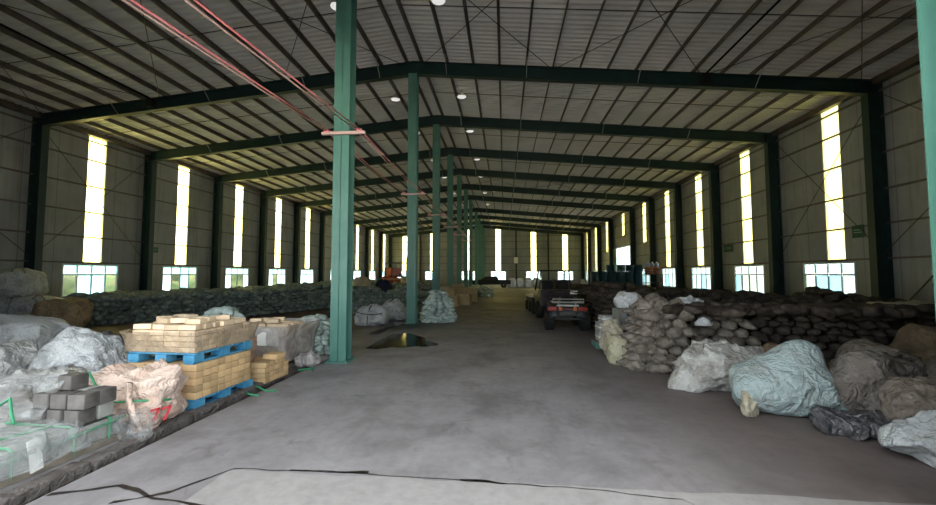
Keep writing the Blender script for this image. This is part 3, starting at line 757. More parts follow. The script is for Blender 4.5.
b = blob('tan_bag', (3.78, 6.0, 0), (.42, .28, .33), M['bag_tan'], 31, -.25, 2.4, .05, 3, .12); tag(b, 'flat tan bulk bag lying between the pale blue bag and the dark sacks', 'bulk bag')
b = blob('bulk_bag', (5.95, 6.3, 0), (.30, .3, .47), M['bag_tan'], 33, .2, 2.8, .04, 3, .12); tag(b, 'upright brown bulk bag at the right edge, before the stack nearest the wall', 'bulk bag')
b = blob('bulk_bag', (6.1, 5.8, 0), (.36, .30, .48), M['bag_grey'], 35, .5, 2.6, .05, 3, .14); tag(b, 'upright grey bulk bag leaning on the brown one at the right edge', 'bulk bag')
b = blob('cream_sheet', (5.2, 8.2, .80), (.55, .28, .10), M['bag_tan'], 37, .1, 2.2, .04, 4, .2, 4); tag(b, 'tan sheet lying flat on the dark sacks behind the front stack', 'sheet')
b = blob('cream_sheet', (7.6, 8.25, .83), (.95, .32, .12), M['bag_yellow'], 39, .05, 2.2, .05, 3, .2, 4); tag(b, 'pale yellow sheet spread over the sacks below the big window', 'sheet')
b = blob('white_cloth', (3.35, 7.55, 1.06), (.24, .14, .06), M['bag_white'], 41, .1, 2.1, .05, 6, .2, 4); tag(b, 'crumpled white cloth lying on the sacks behind the knotted stack', 'cloth')
b = blob('white_cloth', (3.3, 6.98, .74), (.13, .10, .06), M['bag_white'], 42, .1, 2.1, .04, 6, .2, 4); tag(b, 'small white cloth caught between the sack stacks', 'cloth')
b = blob('cream_bag', (2.0, 7.36, 0), (.17, .15, .27), M['bag_yellow'], 43, .2, 3.2, .02, 5, .1, 4); tag(b, 'small pale yellow sack standing at the aisle side of the knotted stack', 'sack')
b = blob('cream_bag', (2.05, 7.78, 0), (.22, .17, .40), M['bag_cream'], 44, .5, 2.6, .05, 5, .15, 4); tag(b, 'cream cloth bag behind the small pale yellow sack', 'bag')
# grey crates and the wrapped boxes on their pallet
cr_ = root('grey_crate', 'tall grey crate beside the wrapped boxes, a white bag on top', 'crate', (2.45, 8.35, 0), .06)
MB().box((0, 0, .45), (.42, .42, .9), bevel=.012).build('crate_body', simple('grey_board', '#6f7577', '#80878a', .7, 0, 4), cr_)
cf = MB()
for x in (-.19, .19):
    for z in (.05, .45, .86): cf.box((0, -.215, z), (.42, .012, .05))
    cf.box((x, -.215, .45), (.04, .014, .9))
cf.build('batten', M['pallet_wood'], cr_)
b = blob('white_bag', (2.52, 8.32, .905), (.25, .22, .18), M['bag_white'], 45, .3, 2.3, .04, 5, .15, 4); tag(b, 'white and grey plastic bag lying on the tall grey crate', 'bag')
pl = root('small_pallet', 'small worn pallet under the wrapped grey boxes', 'pallet', (2.2, 9.05, 0))
mm = MB(); [mm.box((0, y, .125), (.5, .09, .022)) for y in (-.2, -.1, 0, .1, .2)]; mm.build('deck', M['pallet_wood'], pl)
for x in (-.2, 0, .2): MB().box((x, 0, .055), (.09, .5, .11)).build('block', simple('teal_block', '#4b7a78', '#5a8b88', .8), pl)
for i, (x, y, z, w, h) in enumerate(((2.2, 9.02, .138, .36, .2), (2.2, 9.03, .34, .34, .2), (2.23, 9.05, .542, .26, .15))):
    bx = root('wrapped_box', ['grey film-wrapped box at the bottom of the stack on the small pallet', 'grey film-wrapped box in the middle of the stack on the small pallet', 'smallest wrapped box topping the stack on the small pallet'][i], 'box', (x, y, z), .05 * i, 'wrapped boxes on the small pallet')
    MB().box((0, 0, h / 2), (w, w, h), bevel=.01).build('carton', simple('silver_grey_wrap', '#8d8e90', '#b9babb', .35, 0, 8, .4), bx)
    tp = MB(); tp.box((0, -w / 2 - .003, h / 2), (w + .004, .004, .03)); tp.box((-w / 2 - .003, 0, h / 2), (.004, w + .004, .03)); tp.build('tape', M['white'], bx)

# ---- left foreground bags
b = root('bulk_bag', 'collapsed pinkish cream bulk bag with red print in front of the brick pallets', 'bulk bag', (-3.96, 4.0, 0), .25)
bb = blob('body', (0, 0, 0), (.46, .33, .31), M['bag_pink'], 61, 0, 2.7, .085, 3.4, .16, peaks=((-.6, 0, .8, .1, 8), (.8, -.2, .6, .08, 8)), parent=b)
strap_on(b, [(.12, -.30, .50), (.17, -.40, .38), (.24, -.43, .22), (.30, -.42, .08)], .028, M['bag_pink'], 'strap')
strap_on(b, [(-.25, -.22, .55), (-.30, -.36, .40), (-.33, -.40, .2)], .025, M['bag_pink'], 'strap')
# red brush-like print at the lower right of the bag
pr = MB()
def stroke(pts, w):
    for (x0, z0), (x1, z1) in zip(pts, pts[1:]):
        c = ((x0 + x1) / 2, 0, (z0 + z1) / 2); L = math.hypot(x1 - x0, z1 - z0)
        pr.box(c, (L + w * .5, .012, w), ry=-math.atan2(z1 - z0, x1 - x0))
stroke([(-.08, .05), (-.01, .06)], .022); stroke([(-.01, .06), (-.035, .0), (-.06, -.06)], .022); stroke([(.02, .05), (.085, .06)], .022); stroke([(.085, .06), (.06, .0), (.03, -.06)], .022)
p_o = pr.build('red_print', M['red'], b); p_o.location = (.40, -.285, .17); p_o.rotation_euler = (R(-12), 0, R(38)); p_o['label'] = 'red printed strokes'
b = blob('bulk_bag', (-8.75, 6.3, 0), (.85, .62, .45), M['bag_white'], 63, .1, 2.8, .06, 2.2, .12, peaks=((.7, -.2, .6, .12, 8),)); tag(b, 'largest white bulk bag at the left edge, behind the crumpled white bags', 'bulk bag')
b = blob('bulk_bag', (-5.72, 4.98, 0), (.60, .42, .40), M['bag_white'], 65, -.2, 2.4, .08, 3.0, .16, peaks=((.5, 0, 1, .1, 8), (-.5, .1, 1, .08, 10))); tag(b, 'crumpled white bulk bag left of the pinkish bag', 'bulk bag')
b = blob('bulk_bag', (-6.75, 4.75, 0), (.50, .42, .33), M['bag_grey'], 67, .3, 2.4, .08, 3.0, .16, peaks=((.2, -.3, 1, .12, 10),)); tag(b, 'slumped grey white bulk bag in front of the largest white bag at the left edge', 'bulk bag')
b = blob('bulk_bag', (-5.35, 4.15, 0), (.52, .36, .27), M['bag_grey'], 69, .15, 2.3, .09, 3.4, .18, stretch=(.6, 1, 1.3)); tag(b, 'grey plastic bulk bag spread low behind the dark stone blocks', 'bulk bag')
b = blob('plastic_sheet', (-5.1, 3.35, 0), (.70, .38, .24), M['film_grey'], 71, .2, 2.3, .08, 4, .18, stretch=(.5, 1, 1)); tag(b, 'folded grey plastic film heaped at the left edge behind the strapped pallet', 'plastic sheet')
b = blob('plastic_bag', (-6.65, 6.2, 0), (.42, .32, .28), M['film_dark'], 73, .2, 2.3, .07, 5, .18); tag(b, 'dark grey shiny plastic bag behind the crumpled white bags', 'plastic bag')
b = blob('bulk_bag', (-13.15, 10.75, 0), (.66, .5, .47), M['bag_mud'], 75, .1, 3.2, .05, 2.5, .1); tag(b, 'brown bulk bag standing at the near end of the long sack row', 'bulk bag')
for i, (x, y, z, lab) in enumerate(((-14.55, 11.3, 0, 'grey bulk bag with lifting loops left of the brown one'), (-15.85, 11.5, 0, 'lower grey bulk bag at the left edge under another bag'), (-15.75, 11.5, .86, 'topmost grey bulk bag at the left edge'))):
    b = root('bulk_bag', lab, 'bulk bag', (x, y, z), .1 * i, 'grey bulk bags by the left wall')
    blob('body', (0, 0, 0), (.66, .6, .48), M['bag_white'], 80 + i, 0, 3.4, .05, 2.4, .1, 4, parent=b)
    for q in (-.4, .35): loop_handle(b, q, -.35, .80, .14, M['bag_grey'], .2)
b = root('bulk_bag', 'white bulk bag tied with dark cord, nearer one behind the teal column', 'bulk bag', (-4.15, 12.2, 0), .1)
blob('body', (0, 0, 0), (.47, .42, .31), M['bag_white'], 84, 0, 2.5, .07, 3.4, .2, 5, parent=b)
strap_on(b, [(-.04, -.46, .06), (-.03, -.44, .3), (0, -.28, .56), (.02, .05, .64)], .012, M['black'], 'cord'); strap_on(b, [(-.42, -.22, .42), (-.15, -.42, .38), (.2, -.42, .36), (.43, -.15, .4)], .012, M['black'], 'cord')
b = root('bulk_bag', 'white bulk bag tied with dark cord, further one beside the pit', 'bulk bag', (-3.95, 13.75, 0), -.2)
blob('body', (0, 0, 0), (.44, .42, .35), M['bag_white'], 85, 0, 2.5, .07, 3.4, .2, 5, parent=b)
strap_on(b, [(-.05, -.46, .06), (-.02, -.45, .35), (0, -.25, .62), (.02, .05, .7)], .012, M['black'], 'cord')

# ---- pallets with bricks
def pallet(name, lab, loc, rz, w=.98, d=1.0, mat='pallet_blue', h=.125):
    p = root(name, lab, 'pallet', loc, rz)
    mm = MB()
    for i in range(6): mm.box((-w / 2, d * (i + .5) / 6, h - .011), (w, d / 6 - .03, .022), bevel=.003)
    mm.build('deck', M[mat], p)
    for i in range(3):
        for j in range(3): MB().box((-.075 - (w - .15) * i / 2, .075 + (d - .15) * j / 2, .063), (.15, .15, h - .048), bevel=.004).build('block', M[mat], p)
    mm = MB()
    for i in range(3): mm.box((-.075 - (w - .15) * i / 2, d / 2, .012), (.12, d, .022))
    mm.build('runner', M[mat], p)
    return p
BR = MB().box((0, 0, 0), (.228, .112, .072), bevel=.006).mesh('brick', mat=M['brick']); BR2 = MB().box((0, 0, 0), (.210, .112, .060), bevel=.006).mesh('brick', mat=M['brick_pale']); BR3 = MB().box((0, 0, 0), (.228, .112, .072), bevel=.006).mesh('brick', mat=M['brick_pink'])
def bricks(origin, rz, spots, me, label, group):
    T = Matrix.Translation(origin) @ Matrix.Rotation(rz, 4, 'Z'); r = random.Random(len(spots))
    for x, y, z, a in spots:
        p = T @ Vector((x + r.uniform(-.004, .004), y + r.uniform(-.004, .004), z)); o = put('brick', me, None, p, (0, 0, rz + a + r.uniform(-.03, .03))); tag(o, label, 'brick', group)
inner = []
def shell(nx, ny, layers, z0, h, sx=.232, sy=.118, at=None, rz=0, me=None):
    """bricks of a block stack; the two faces one can see are single bricks, the inside goes to the one mass of bricks"""
    out = []
    for k in range(layers):
        for i in range(nx):
            for j in range(ny):
                p = (-sx * (i + .5), sy * (j + .5), z0 + h * (k + .5), 0)
                if i == 0 or j == 0: out.append(p)
                elif at: inner.append((Matrix.Translation(at) @ Matrix.Rotation(rz, 4, 'Z') @ Matrix.Translation(p[:3]), (sx - .004, sy - .004, h - .003), me))
    return out
B1 = (-3.60, 4.40, 0); a1 = R(-3)
pallet('pallet', 'blue wooden pallet on the floor under the lower tan bricks', B1, a1)
bricks(B1, a1, shell(4, 8, 5, .126, .0815, at=B1, rz=a1, me='brick'), MB().box((0, 0, 0), (.226, .113, .078), bevel=.006).mesh('brick', mat=M['brick']), 'tan firebrick stacked on the lower blue pallet, under the upper pallet', 'firebricks on the lower blue pallet')
B2 = (-3.63, 4.40, .536)
pallet('pallet', 'blue wooden pallet resting on the lower tan bricks', B2, a1, .90, 1.0)
z2 = .126
bricks(B2, a1, [(x - .02, y + .02, z, a) for x, y, z, a in shell(4, 8, 4, z2, .065, sx=.214, at=B2, rz=a1, me='brick_pale')], BR2, 'pale tan firebrick stacked on the upper blue pallet behind dusty film', 'firebricks on the upper blue pallet')
r = random.Random(77); loose = []
for i in range(4):
    for j in range(7):
        if r.random() < .8: loose.append((-.14 - .21 * i + r.uniform(-.03, .03), .1 + .13 * j + r.uniform(-.02, .02), z2 + .262 + .032, r.uniform(-.25, .25)))
for i in range(9): loose.append((-.2 - .2 * (i % 4) + r.uniform(-.05, .05), .2 + .22 * (i // 3) + r.uniform(-.04, .04), z2 + .262 + .096, r.uniform(-.6, .6)))
bricks(B2, a1, loose, BR2, 'pale firebrick lying loose on top of the upper brick pallet', 'loose bricks on top of the upper pallet')
def wrap(name, lab, loc, rz, w, d, z0, z1, mat, flare=.02, seed=1, wr=.03, parent=None, right=True):
    """film round a stack: four wrinkled sides"""
    m = MB(); n, nz = 64, 10; rows = []
    for k in range(nz + 1):
        t = k / nz; row_ = []
        for i in range(n):
            s = i / n * 4; e = int(s); f = s - e; g = .02 + flare * t ** 2
            x, y = [(-w - g + (w + 2 * g) * f, -g), (g, -g + (d + 2 * g) * f), (g - (w + 2 * g) * f, d + g), (-w - g, d + g - (d + 2 * g) * f)][e]
            z = z0 + (z1 - z0) * t; q = Vector((x, y, z)); nn = wr * (noise.noise(q * 5 + Vector((seed, 0, 0))) * .6 + .4)
            dx, dy = [(0, -1), (1, 0), (0, 1), (-1, 0)][e]
            row_.append(m.b.verts.new((x + dx * nn, y + dy * nn, z + (.5 * wr * noise.noise(q * 4) if k == nz else 0))))
        rows.append(row_)
    for A, B in zip(rows, rows[1:]):
        for i in range(n): m.b.faces.new((A[i], A[(i + 1) % n], B[(i + 1) % n], B[i]))
    o = m.build(name, mat, parent, True); o.location = loc; o.rotation_euler = (0, 0, rz)
    if lab: tag(o, lab, 'film')
    return o
wrap('wrapping_film', 'dusty film wrapped round the bricks of the upper blue pallet', B2, a1, .88, .99, z2 + .01, z2 + .26, M['film_tan'], .05, 3)
# two small brick stacks beside the wrapped pallet
B3 = (-3.47, 5.55, 0)
bricks(B3, a1, [(x, y, z, a) for x, y, z, a in shell(2, 5, 3, 0, .075, at=B3, rz=a1, me='brick')] + [(-.12, .07, .262, .1), (-.12, .2, .262, 0), (-.12, .32, .262, .05), (-.12, .44, .262, 0), (-.35, .44, .262, 0), (-.12, .45, .335, 0), (-.12, .33, .335, .04)], BR, 'tan firebrick in the low loose stack on the floor between the two pallets', 'firebricks in the low stack between the pallets')
B4 = (-3.98, 5.5, 0)
bricks(B4, a1, shell(2, 5, 8, 0, .077, at=B4, rz=a1, me='brick_pink'), BR3, 'brownish brick in the taller stack behind the low loose stack', 'bricks in the taller stack between the pallets')
# wrapped pallet
B5 = (-3.75, 6.50, 0)
pallet('pallet', 'grey wooden pallet under the white-wrapped bricks', B5, a1, 1.0, .92, 'pallet_wood', .1)
bricks(B5, a1, shell(4, 7, 7, .102, .075, .236, .125, at=B5, rz=a1, me='brick_pink'), BR3, 'pinkish brick inside the white-wrapped pallet', 'bricks inside the wrapped pallet')
wf = wrap('wrapping_film', 'whitish film wrapped round the second brick pallet, open at the top', B5, a1, .98, .92, .10, .72, M['film_grey'], .10, 6, .035)
MB().box((-.26, -.075, .53), (.44, .006, .3), rx=R(9)).build('white_sheet', M['white'], wf)['label'] = 'white sheet'
bd = root('board', 'yellow plywood board lying on the wrapped pallet', 'board', B5, a1); MB().box((-.5, .45, .64), (.98, .84, .02)).build('panel', M['ply'], bd)
r = random.Random(5); tp_ = [(-.15 - .2 * (i % 4) + r.uniform(-.03, .03), .2 + .22 * (i // 4) + r.uniform(-.03, .03), .688, r.uniform(-.2, .2)) for i in range(11)] + [(-.4, .3, .76, .2), (-.62, .45, .76, -.1), (-.5, .6, .76, .3), (-.75, .35, .76, .1)]
bricks(B5, a1, tp_, BR2, 'pale brick lying on the board of the wrapped pallet', 'loose bricks on the wrapped pallet')
m = MB(); mats = []
for T, d_, key in inner:
    if key not in mats: mats.append(key)
    g = bmesh.ops.create_cube(m.b, size=1, matrix=T @ Matrix.Diagonal((*d_, 1)))
    for f in {f for v in g['verts'] for f in v.link_faces}: f.material_index = mats.index(key)
o = m.build('inner_bricks', M[mats[0]])
for key in mats[1:]: o.data.materials.append(M[key])
tag(o, 'inner bricks of the pallet stacks, hidden behind the outer ones', 'bricks', None, 'stuff')
# ---- strapped slab pack at the front left corner
pk = root('strapped_pack', 'low film-wrapped pack of grey slabs with green straps at the front left corner', 'pack', (-3.78, 2.05, 0), R(-2))
sl = MB()
for i in range(5):
    for j in range(3): sl.box((-.11 - .21 * i, .27 + .52 * j, .15), (.2, .5, .17), bevel=.008)
sl.build('slab', M['stone_pale'], pk)
MB().box((-.53, .8, .033), (1.1, 1.6, .06)).build('base_board', M['pallet_wood'], pk)
ex = MB()
for y in (.3, .72, 1.15, 1.45): ex.tube([(.012, y, .03), (.012, y, .245), (-.03, y, .262), (-1.06, y + .02, .262)], .011, 4)
ex.tube([(.016, -.02, .20), (.018, .8, .17), (.016, 1.6, .21)], .011, 4); ex.tube([(-.1, .1, .262), (-.35, .7, .268), (-.1, 1.5, .265)], .010, 4)
ex.build('strap', M['strap'], pk)
MB().box((.024, .86, .16), (.012, .085, .26), rx=R(8)).build('edge_protector', M['white'], pk)['label'] = 'white corner protector'
wrap('film', None, (0, 0, 0), 0, 1.07, 1.62, .05, .25, M['film'], .01, 4, .02, parent=pk)
pd = MB().box((-4.0, 1.98, .015), (.5, .3, .02), .1).build('plywood_offcut', M['ply']); tag(pd, 'yellow plywood offcut on the floor below the strapped pack', 'board')
r = random.Random(8)
STB = [MB().box((0, 0, 0), (.155, .15, .13), bevel=.01).mesh('stone_block', mat=M[q]) for q in ('stone', 'stone_pale')]
stone_spots = [(-3.80 - .17 * i + .03 * k, 3.30 + .16 * j, .262 + .068 + .137 * k) for k in range(2) for i in range(3) for j in range(2)] + [(-4.0, 3.4, .262 + .068 + .274)]
for i, (x, y, z) in enumerate(stone_spots):
    o = put('stone_block', STB[1 if i % 4 == 1 else 0], None, (x, y, z), (0, 0, R(-2) + r.uniform(-.12, .12)))
    if i % 4 == 1: tag(o, 'pale stone block among the dark ones on the strapped pack', 'stone block', 'pale stone blocks on the strapped pack')
    else: tag(o, 'dark stone block piled on the back of the strapped pack', 'stone block', 'dark stone blocks on the strapped pack')
# loose clear film thrown over the pack
def drape(name, lab, x0, x1, y0, y1, fn, mat, n=46, seed=1, wr=.03, rz=0):
    m = MB(); G_ = []
    for i in range(n + 1):
        rw = []
        for j in range(n + 1):
            x = x0 + (x1 - x0) * i / n; y = y0 + (y1 - y0) * j / n; e = .08 * noise.noise((x * 4, y * 4, seed))
            q = Vector((x * 3.2, y * 3.2, seed)); wv = Vector((noise.noise(q), noise.noise(q + Vector((5, 5, 5))), 0))
            rw.append(m.b.verts.new((x + e, y + e, max(.01, fn(x, y)) + wr * (max(0, ridged(q + wv)) ** 2 + .5 * max(0, ridged(q * 2.1 - wv))))))
        G_.append(rw)
    for i in range(n):
        for j in range(n): m.b.faces.new((G_[i][j], G_[i + 1][j], G_[i + 1][j + 1], G_[i][j + 1]))
    return tag(m.build(name, mat, None, True), lab, 'film')
def packtop(x, y):
    h = .285 if x < -3.72 else max(.02, .285 - (x + 3.72) * 2.2)
    if 3.3 < y < 3.75 and x < -4.2: h = max(h, .30 + .30 * min(1, (y - 3.3) / .1, (-4.2 - x) / .1))
    if y > 3.3 and x > -4.2: h = .02
    return h
drape('clear_film', 'loose clear film thrown over the strapped pack and stone blocks', -4.85, -3.62, 2.6, 3.34, packtop, M['film'], seed=4)
st_ = MB(); st_.tube([(-4.45, 3.15, .42), (-4.35, 3.18, .5), (-4.3, 3.16, .38), (-4.22, 3.12, .31)], .012, 5)
tag(st_.build('loose_strap', M['strap'], None, True), 'green strap end hanging over the dark stone blocks', 'strap')
st_ = MB(); st_.tube([(-3.50, 3.95, .28), (-3.66, 3.72, .33), (-3.95, 3.66, .32), (-4.1, 3.62, .63)], .012, 5)
tag(st_.build('loose_strap', M['strap'], None, True), 'green strap lying against the pinkish bulk bag', 'strap')
for i, (pts, lab) in enumerate(((((-3.62, 5.45, .012), (-3.4, 5.3, .03), (-3.22, 5.2, .012), (-3.1, 5.25, .012)), 'green strap lying across the drain beside the blue pallet, brighter piece'), (((-3.5, 5.15, .012), (-3.35, 5.02, .02), (-3.2, 5.0, .012)), 'short green strap nearest the blue pallet corner'), (((-3.4, 6.35, .012), (-3.2, 6.5, .02), (-3.15, 6.35, .012)), 'green strap on the floor by the wrapped pallet'))):
    s_ = MB(); s_.tube(pts, .012, 5); tag(s_.build('loose_strap', M['strap'], None, True), lab, 'strap')
b = blob('plastic_sheet', (-3.42, 6.72, 0), (.2, .15, .13), M['film_grey'], 91, .2, 2.2, .05, 6, .2, 4); tag(b, 'crumpled grey film on the floor at the corner of the wrapped pallet', 'plastic sheet')
b = blob('plastic_sheet', (-3.55, 3.62, 0), (.16, .13, .15), M['film'], 92, .2, 2.2, .05, 6, .2, 4); tag(b, 'crumpled clear film between the strapped pack and the pinkish bag', 'plastic sheet')

drape('clear_film', 'loose clear film over the left side of the dark stone blocks', -4.95, -4.02, 3.16, 3.8, lambda x, y: .30 + .29 * max(0, min(1, (y - 3.2) / .1, (x + 4.9) / .2)), M['film'], seed=9)
# ---- pit with water by the second middle column
pp_ = [(-2.98, 8.35), (-3.0, 9.2), (-2.95, 10.4), (-2.55, 10.6), (-2.25, 10.2), (-2.0, 9.9), (-1.9, 9.5), (-1.72, 9.3), (-1.5, 9.05), (-1.5, 8.85), (-1.75, 8.65), (-1.95, 8.7), (-2.2, 8.5), (-2.45, 8.55), (-2.7, 8.3)]
struct(MB().poly([(x, y, .004) for x, y in pp_]).build('floor_puddle', M['water']), 'dark wet pit reflecting the green column', 'puddle')
wr_ = MB()
pts = [(-3.6 + .0, 11.3), (-3.2, 12.3), (-2.9, 13.0), (-2.2, 12.75), (-1.75, 12.9), (-1.8, 12.3), (-2.3, 11.9), (-2.5, 11.5), (-3.0, 11.2)]
wr_.poly([(x, y, .0045) for x, y in pts]); struct(wr_.build('floor_stain', M['asphalt']), 'dark wet stain round the foot of the second column', 'floor mark')

# ---- cartons and far things on the left of the aisle
for i, (x, y, z, w, h, lab) in enumerate(((-2.55, 19.6, 0, .62, .52, 'brown carton at the bottom front of the carton stack past the cone pile'), (-2.1, 20.6, 0, .7, .55, 'brown carton behind the front one on the aisle side'), (-2.45, 20.9, .55, .6, .5, 'upper pale carton on the carton stack'), (-2.7, 19.8, .53, .4, .35, 'small carton lying on the front carton'), (-1.95, 23.0, 0, .7, .8, 'far carton at the end of the carton stack'), (-3.75, 15.6, 0, .6, .32, 'orange-brown carton between the white bags and the cone pile'))):
    c = root('carton', lab, 'carton', (x, y, z), .1 * (i - 2), 'cartons in the aisle stack' if i < 5 else None)
    MB().box((0, 0, h / 2), (w, w * .8, h), bevel=.008).build('box', M['carton'], c)
    MB().box((0, 0, h + .001), (w * .99, .05, .003)).build('tape', M['ply'], c)
b = blob('bulk_bag', (-3.2, 21.0, 0), (.5, .5, .55), M['bag_cream'], 93, 0, 3, .04, 3, .12, 4); tag(b, 'cream bulk bag behind the carton stack', 'bulk bag')
for i, (x, y) in enumerate(((-7.35, 19.8), (-5.9, 24.0))):
    b = blob('bulk_bag', (x, y, 0), (.5, .5, .78), M['bag_cream'], 94 + i, 0, 2.8, .05, 3, .14, 4); tag(b, ['cream bulk bag on top of the mesh sack mound behind the teal column', 'cream bulk bag far behind the mesh sack mounds'][i], 'bulk bag')
b = blob('tarpaulin', (-6.3, 20.3, 0), (.45, .42, .74), simple('navy_sheet', '#161a30', '#20264a', .5), 97, 0, 2.6, .05, 3, .14, 4); tag(b, 'dark navy tarpaulin bundle on the sack mounds below the orange forklift', 'tarpaulin')

# ---- orange forklift far on the left
OR = simple('orange_paint', '#8c3c26', '#9c4a33', .5, 0, 3); fk = root('forklift', 'orange forklift truck far behind the left sack mounds', 'forklift', (-8.35, 31.0, 0), R(60)); fk.scale = (1.15, 1.15, 1.15)
MB().box((0, 0, .75), (1.1, 1.9, .7), bevel=.08).build('body', OR, fk); MB().box((0, .95, .75), (1.05, .5, .95), bevel=.12).build('counterweight', OR, fk)
mm = MB(); [mm.tube([(sx * .48, -.75, 1.1), (sx * .46, -.5, 2.15), (sx * .46, .75, 2.15), (sx * .48, .9, 1.2)], .035, 6) for sx in (-1, 1)]
for q in (-.5, -.1, .3, .7): mm.box((0, q, 2.15), (.95, .05, .04))
mm.build('overhead_guard', M['steel'], fk)
mm = MB(); [mm.box((sx * .35, -1.1, 1.25), (.1, .14, 2.4)) for sx in (-1, 1)]; [mm.box((0, -1.1, z), (.8, .08, .1)) for z in (.3, 1.2, 2.4)]; mm.build('mast', M['steel'], fk)
for sx in (-.25, .25): MB().box((sx, -1.65, .12), (.12, 1.0, .05)).build('fork', M['steel'], fk)
MB().box((0, .62, 1.5), (.95, .75, .62), bevel=.06).build('engine_hood', OR, fk); MB().box((0, .0, 1.22), (.5, .4, .12), bevel=.03).build('seat', M['black'], fk)
for sx, sy, rr in ((-.5, -.65, .34), (.5, -.65, .34), (-.48, .7, .26), (.48, .7, .26)):
    w_ = MB().lathe([(.1, -.1), (rr - .04, -.11), (rr, -.07), (rr, .07), (rr - .04, .11), (.1, .1)], (sx, sy, rr), 20, 'X').build('wheel', M['black'], fk, True)
oc = root('orange_crate', 'orange crate standing below the forklift on the sack mounds', 'crate', (-7.9, 28.2, 0), .2); MB().box((0, 0, .62), (1.0, .8, 1.24), bevel=.02).build('crate_body', OR, oc); mm = MB(); [mm.box((0, -.41, z), (1.0, .03, .08)) for z in (.1, .6, 1.19)]; mm.build('batten', M['carton'], oc)

# ---- quad bike
qb = root('quad_bike', 'dusty quad bike with red rear lamps parked in the aisle, seen from behind', 'quad bike', (1.80, 12.2, 0), R(-3))
def atv_wheel(x, y, r_, w):
    m = MB(); m.lathe([(.13, -w * .42), (r_ - .05, -w * .5), (r_ - .01, -w * .36), (r_ - .01, w * .36), (r_ - .05, w * .5), (.13, w * .42)], (0, 0, 0), 28, 'X')
    for i in range(18):
        a = 2 * math.pi * i / 18
        for s in (-1, 1): m.box((s * w * .22, math.cos(a + s * .17) * r_, math.sin(a + s * .17) * r_), (w * .42, .05, .04), rx=a)
    o = m.build('wheel', M['black'], qb, False); o.location = (x, y, r_)
    h = MB(); h.cyl((0, 0, 0), .13, w * .7, 'X', 16); h.cyl((0, 0, 0), .05, w * .86, 'X', 10); h.build('rim', M['steel'], o)
for x, y, r_, w in ((-.49, -.55, .31, .27), (.49, -.55, .31, .27), (-.44, .62, .28, .2), (.44, .62, .28, .2)): atv_wheel(x, y, r_, w)
GB = simple('dark_olive_plastic', '#33383a', '#44494a', .5, 0, 3)
for s in (-1, 1):
    for y in (-.55, .62):
        m = MB(); n = 12; A = []
        for i in range(n + 1):
            a = math.pi * (.06 + .88 * i / n); c = []
            for xx in (.24, .34, .50): c.append(m.b.verts.new((s * xx, y + .40 * math.cos(a), .34 + .40 * math.sin(a) - (xx - .24) * .12)))
            A.append(c)
        for P_, Q_ in zip(A, A[1:]):
            for j in range(2): m.b.faces.new((P_[j], P_[j + 1], Q_[j + 1], Q_[j]))
        o = m.build('fender', GB, qb, True); md = o.modifiers.new('thickness', 'SOLIDIFY'); md.thickness = .02
m = MB(); m.box((0, .05, .48), (.36, 1.5, .26), bevel=.05); m.box((0, -.72, .50), (.56, .2, .16), bevel=.03); m.build('body', GB, qb)
m = MB(); m.box((0, -.22, .80), (.32, .75, .16), bevel=.06); m.box((0, -.52, .88), (.34, .2, .12), bevel=.05); m.build('seat', M['black'], qb, True)
m = MB(); m.box((0, .32, .78), (.3, .4, .2), bevel=.07); m.build('tank', GB, qb, True)
m = MB()
for x in (-.42, .42): m.tube([(x, -.95, .80), (x, -.30, .80)], .016, 6)
for y in (-.95, -.8, -.65, -.5): m.tube([(-.42, y, .80), (.42, y, .80)], .014, 6)
m.tube([(-.42, -.95, .80), (-.42, -.97, .90), (.42, -.97, .90), (.42, -.95, .80)], .016, 6); m.tube([(-.2, -.7, .6), (-.25, -.7, .8)], .016, 5); m.tube([(.2, -.7, .6), (.25, -.7, .8)], .016, 5)
m.build('rear_rack', M['galv'], qb)
m = MB()
for y in (.6, .75, .9, 1.05): m.tube([(-.4, y, .84), (.4, y, .84)], .014, 6)
for x in (-.4, .4): m.tube([(x, .55, .84), (x, 1.1, .84)], .016, 6)
m.build('front_rack', M['steel'], qb)
RL = simple('red_lens', '#7d2a24', '#96352d', .3); ORL = simple('amber_lens', '#b8632e', '#cf7a3c', .3)
for s in (-1, 1):
    MB().box((s * .42, -.845, .62), (.26, .06, .12), bevel=.03).build('tail_lamp', RL, qb)['label'] = 'red tail lamp'
    MB().box((s * .20, -.85, .62), (.10, .06, .10), bevel=.015).build('indicator', ORL, qb)['label'] = 'amber indicator lens'
MB().box((0, -.84, .62), (.28, .05, .07), bevel=.015).build('reflector', simple('dark_reflector', '#4a2422', '#5a2d2a', .4), qb)
MB().box((0, -.86, .48), (.5, .04, .13), bevel=.02).build('bumper', M['steel'], qb); MB().box((0, -.80, .71), (.6, .08, .05), bevel=.015).build('tail_panel', M['galv'], qb)
m = MB(); m.tube([(-.42, .26, 1.02), (-.2, .42, 1.05), (0, .46, 1.02), (.2, .42, 1.05), (.42, .26, 1.02)], .016, 6); m.tube([(0, .46, 1.02), (0, .55, .75)], .025, 6); m.build('handlebar', M['steel'], qb)
for s in (-1, 1): MB().cyl((s * .40, .27, 1.02), .024, .12, 'X', 8).build('grip', M['black'], qb)
m = MB(); m.box((0, -.55, .32), (.8, .06, .06)); m.box((0, .62, .32), (.8, .06, .06)); m.cyl((0, -.55, .32), .09, .2, 'X', 12); m.build('axle', M['steel'], qb)
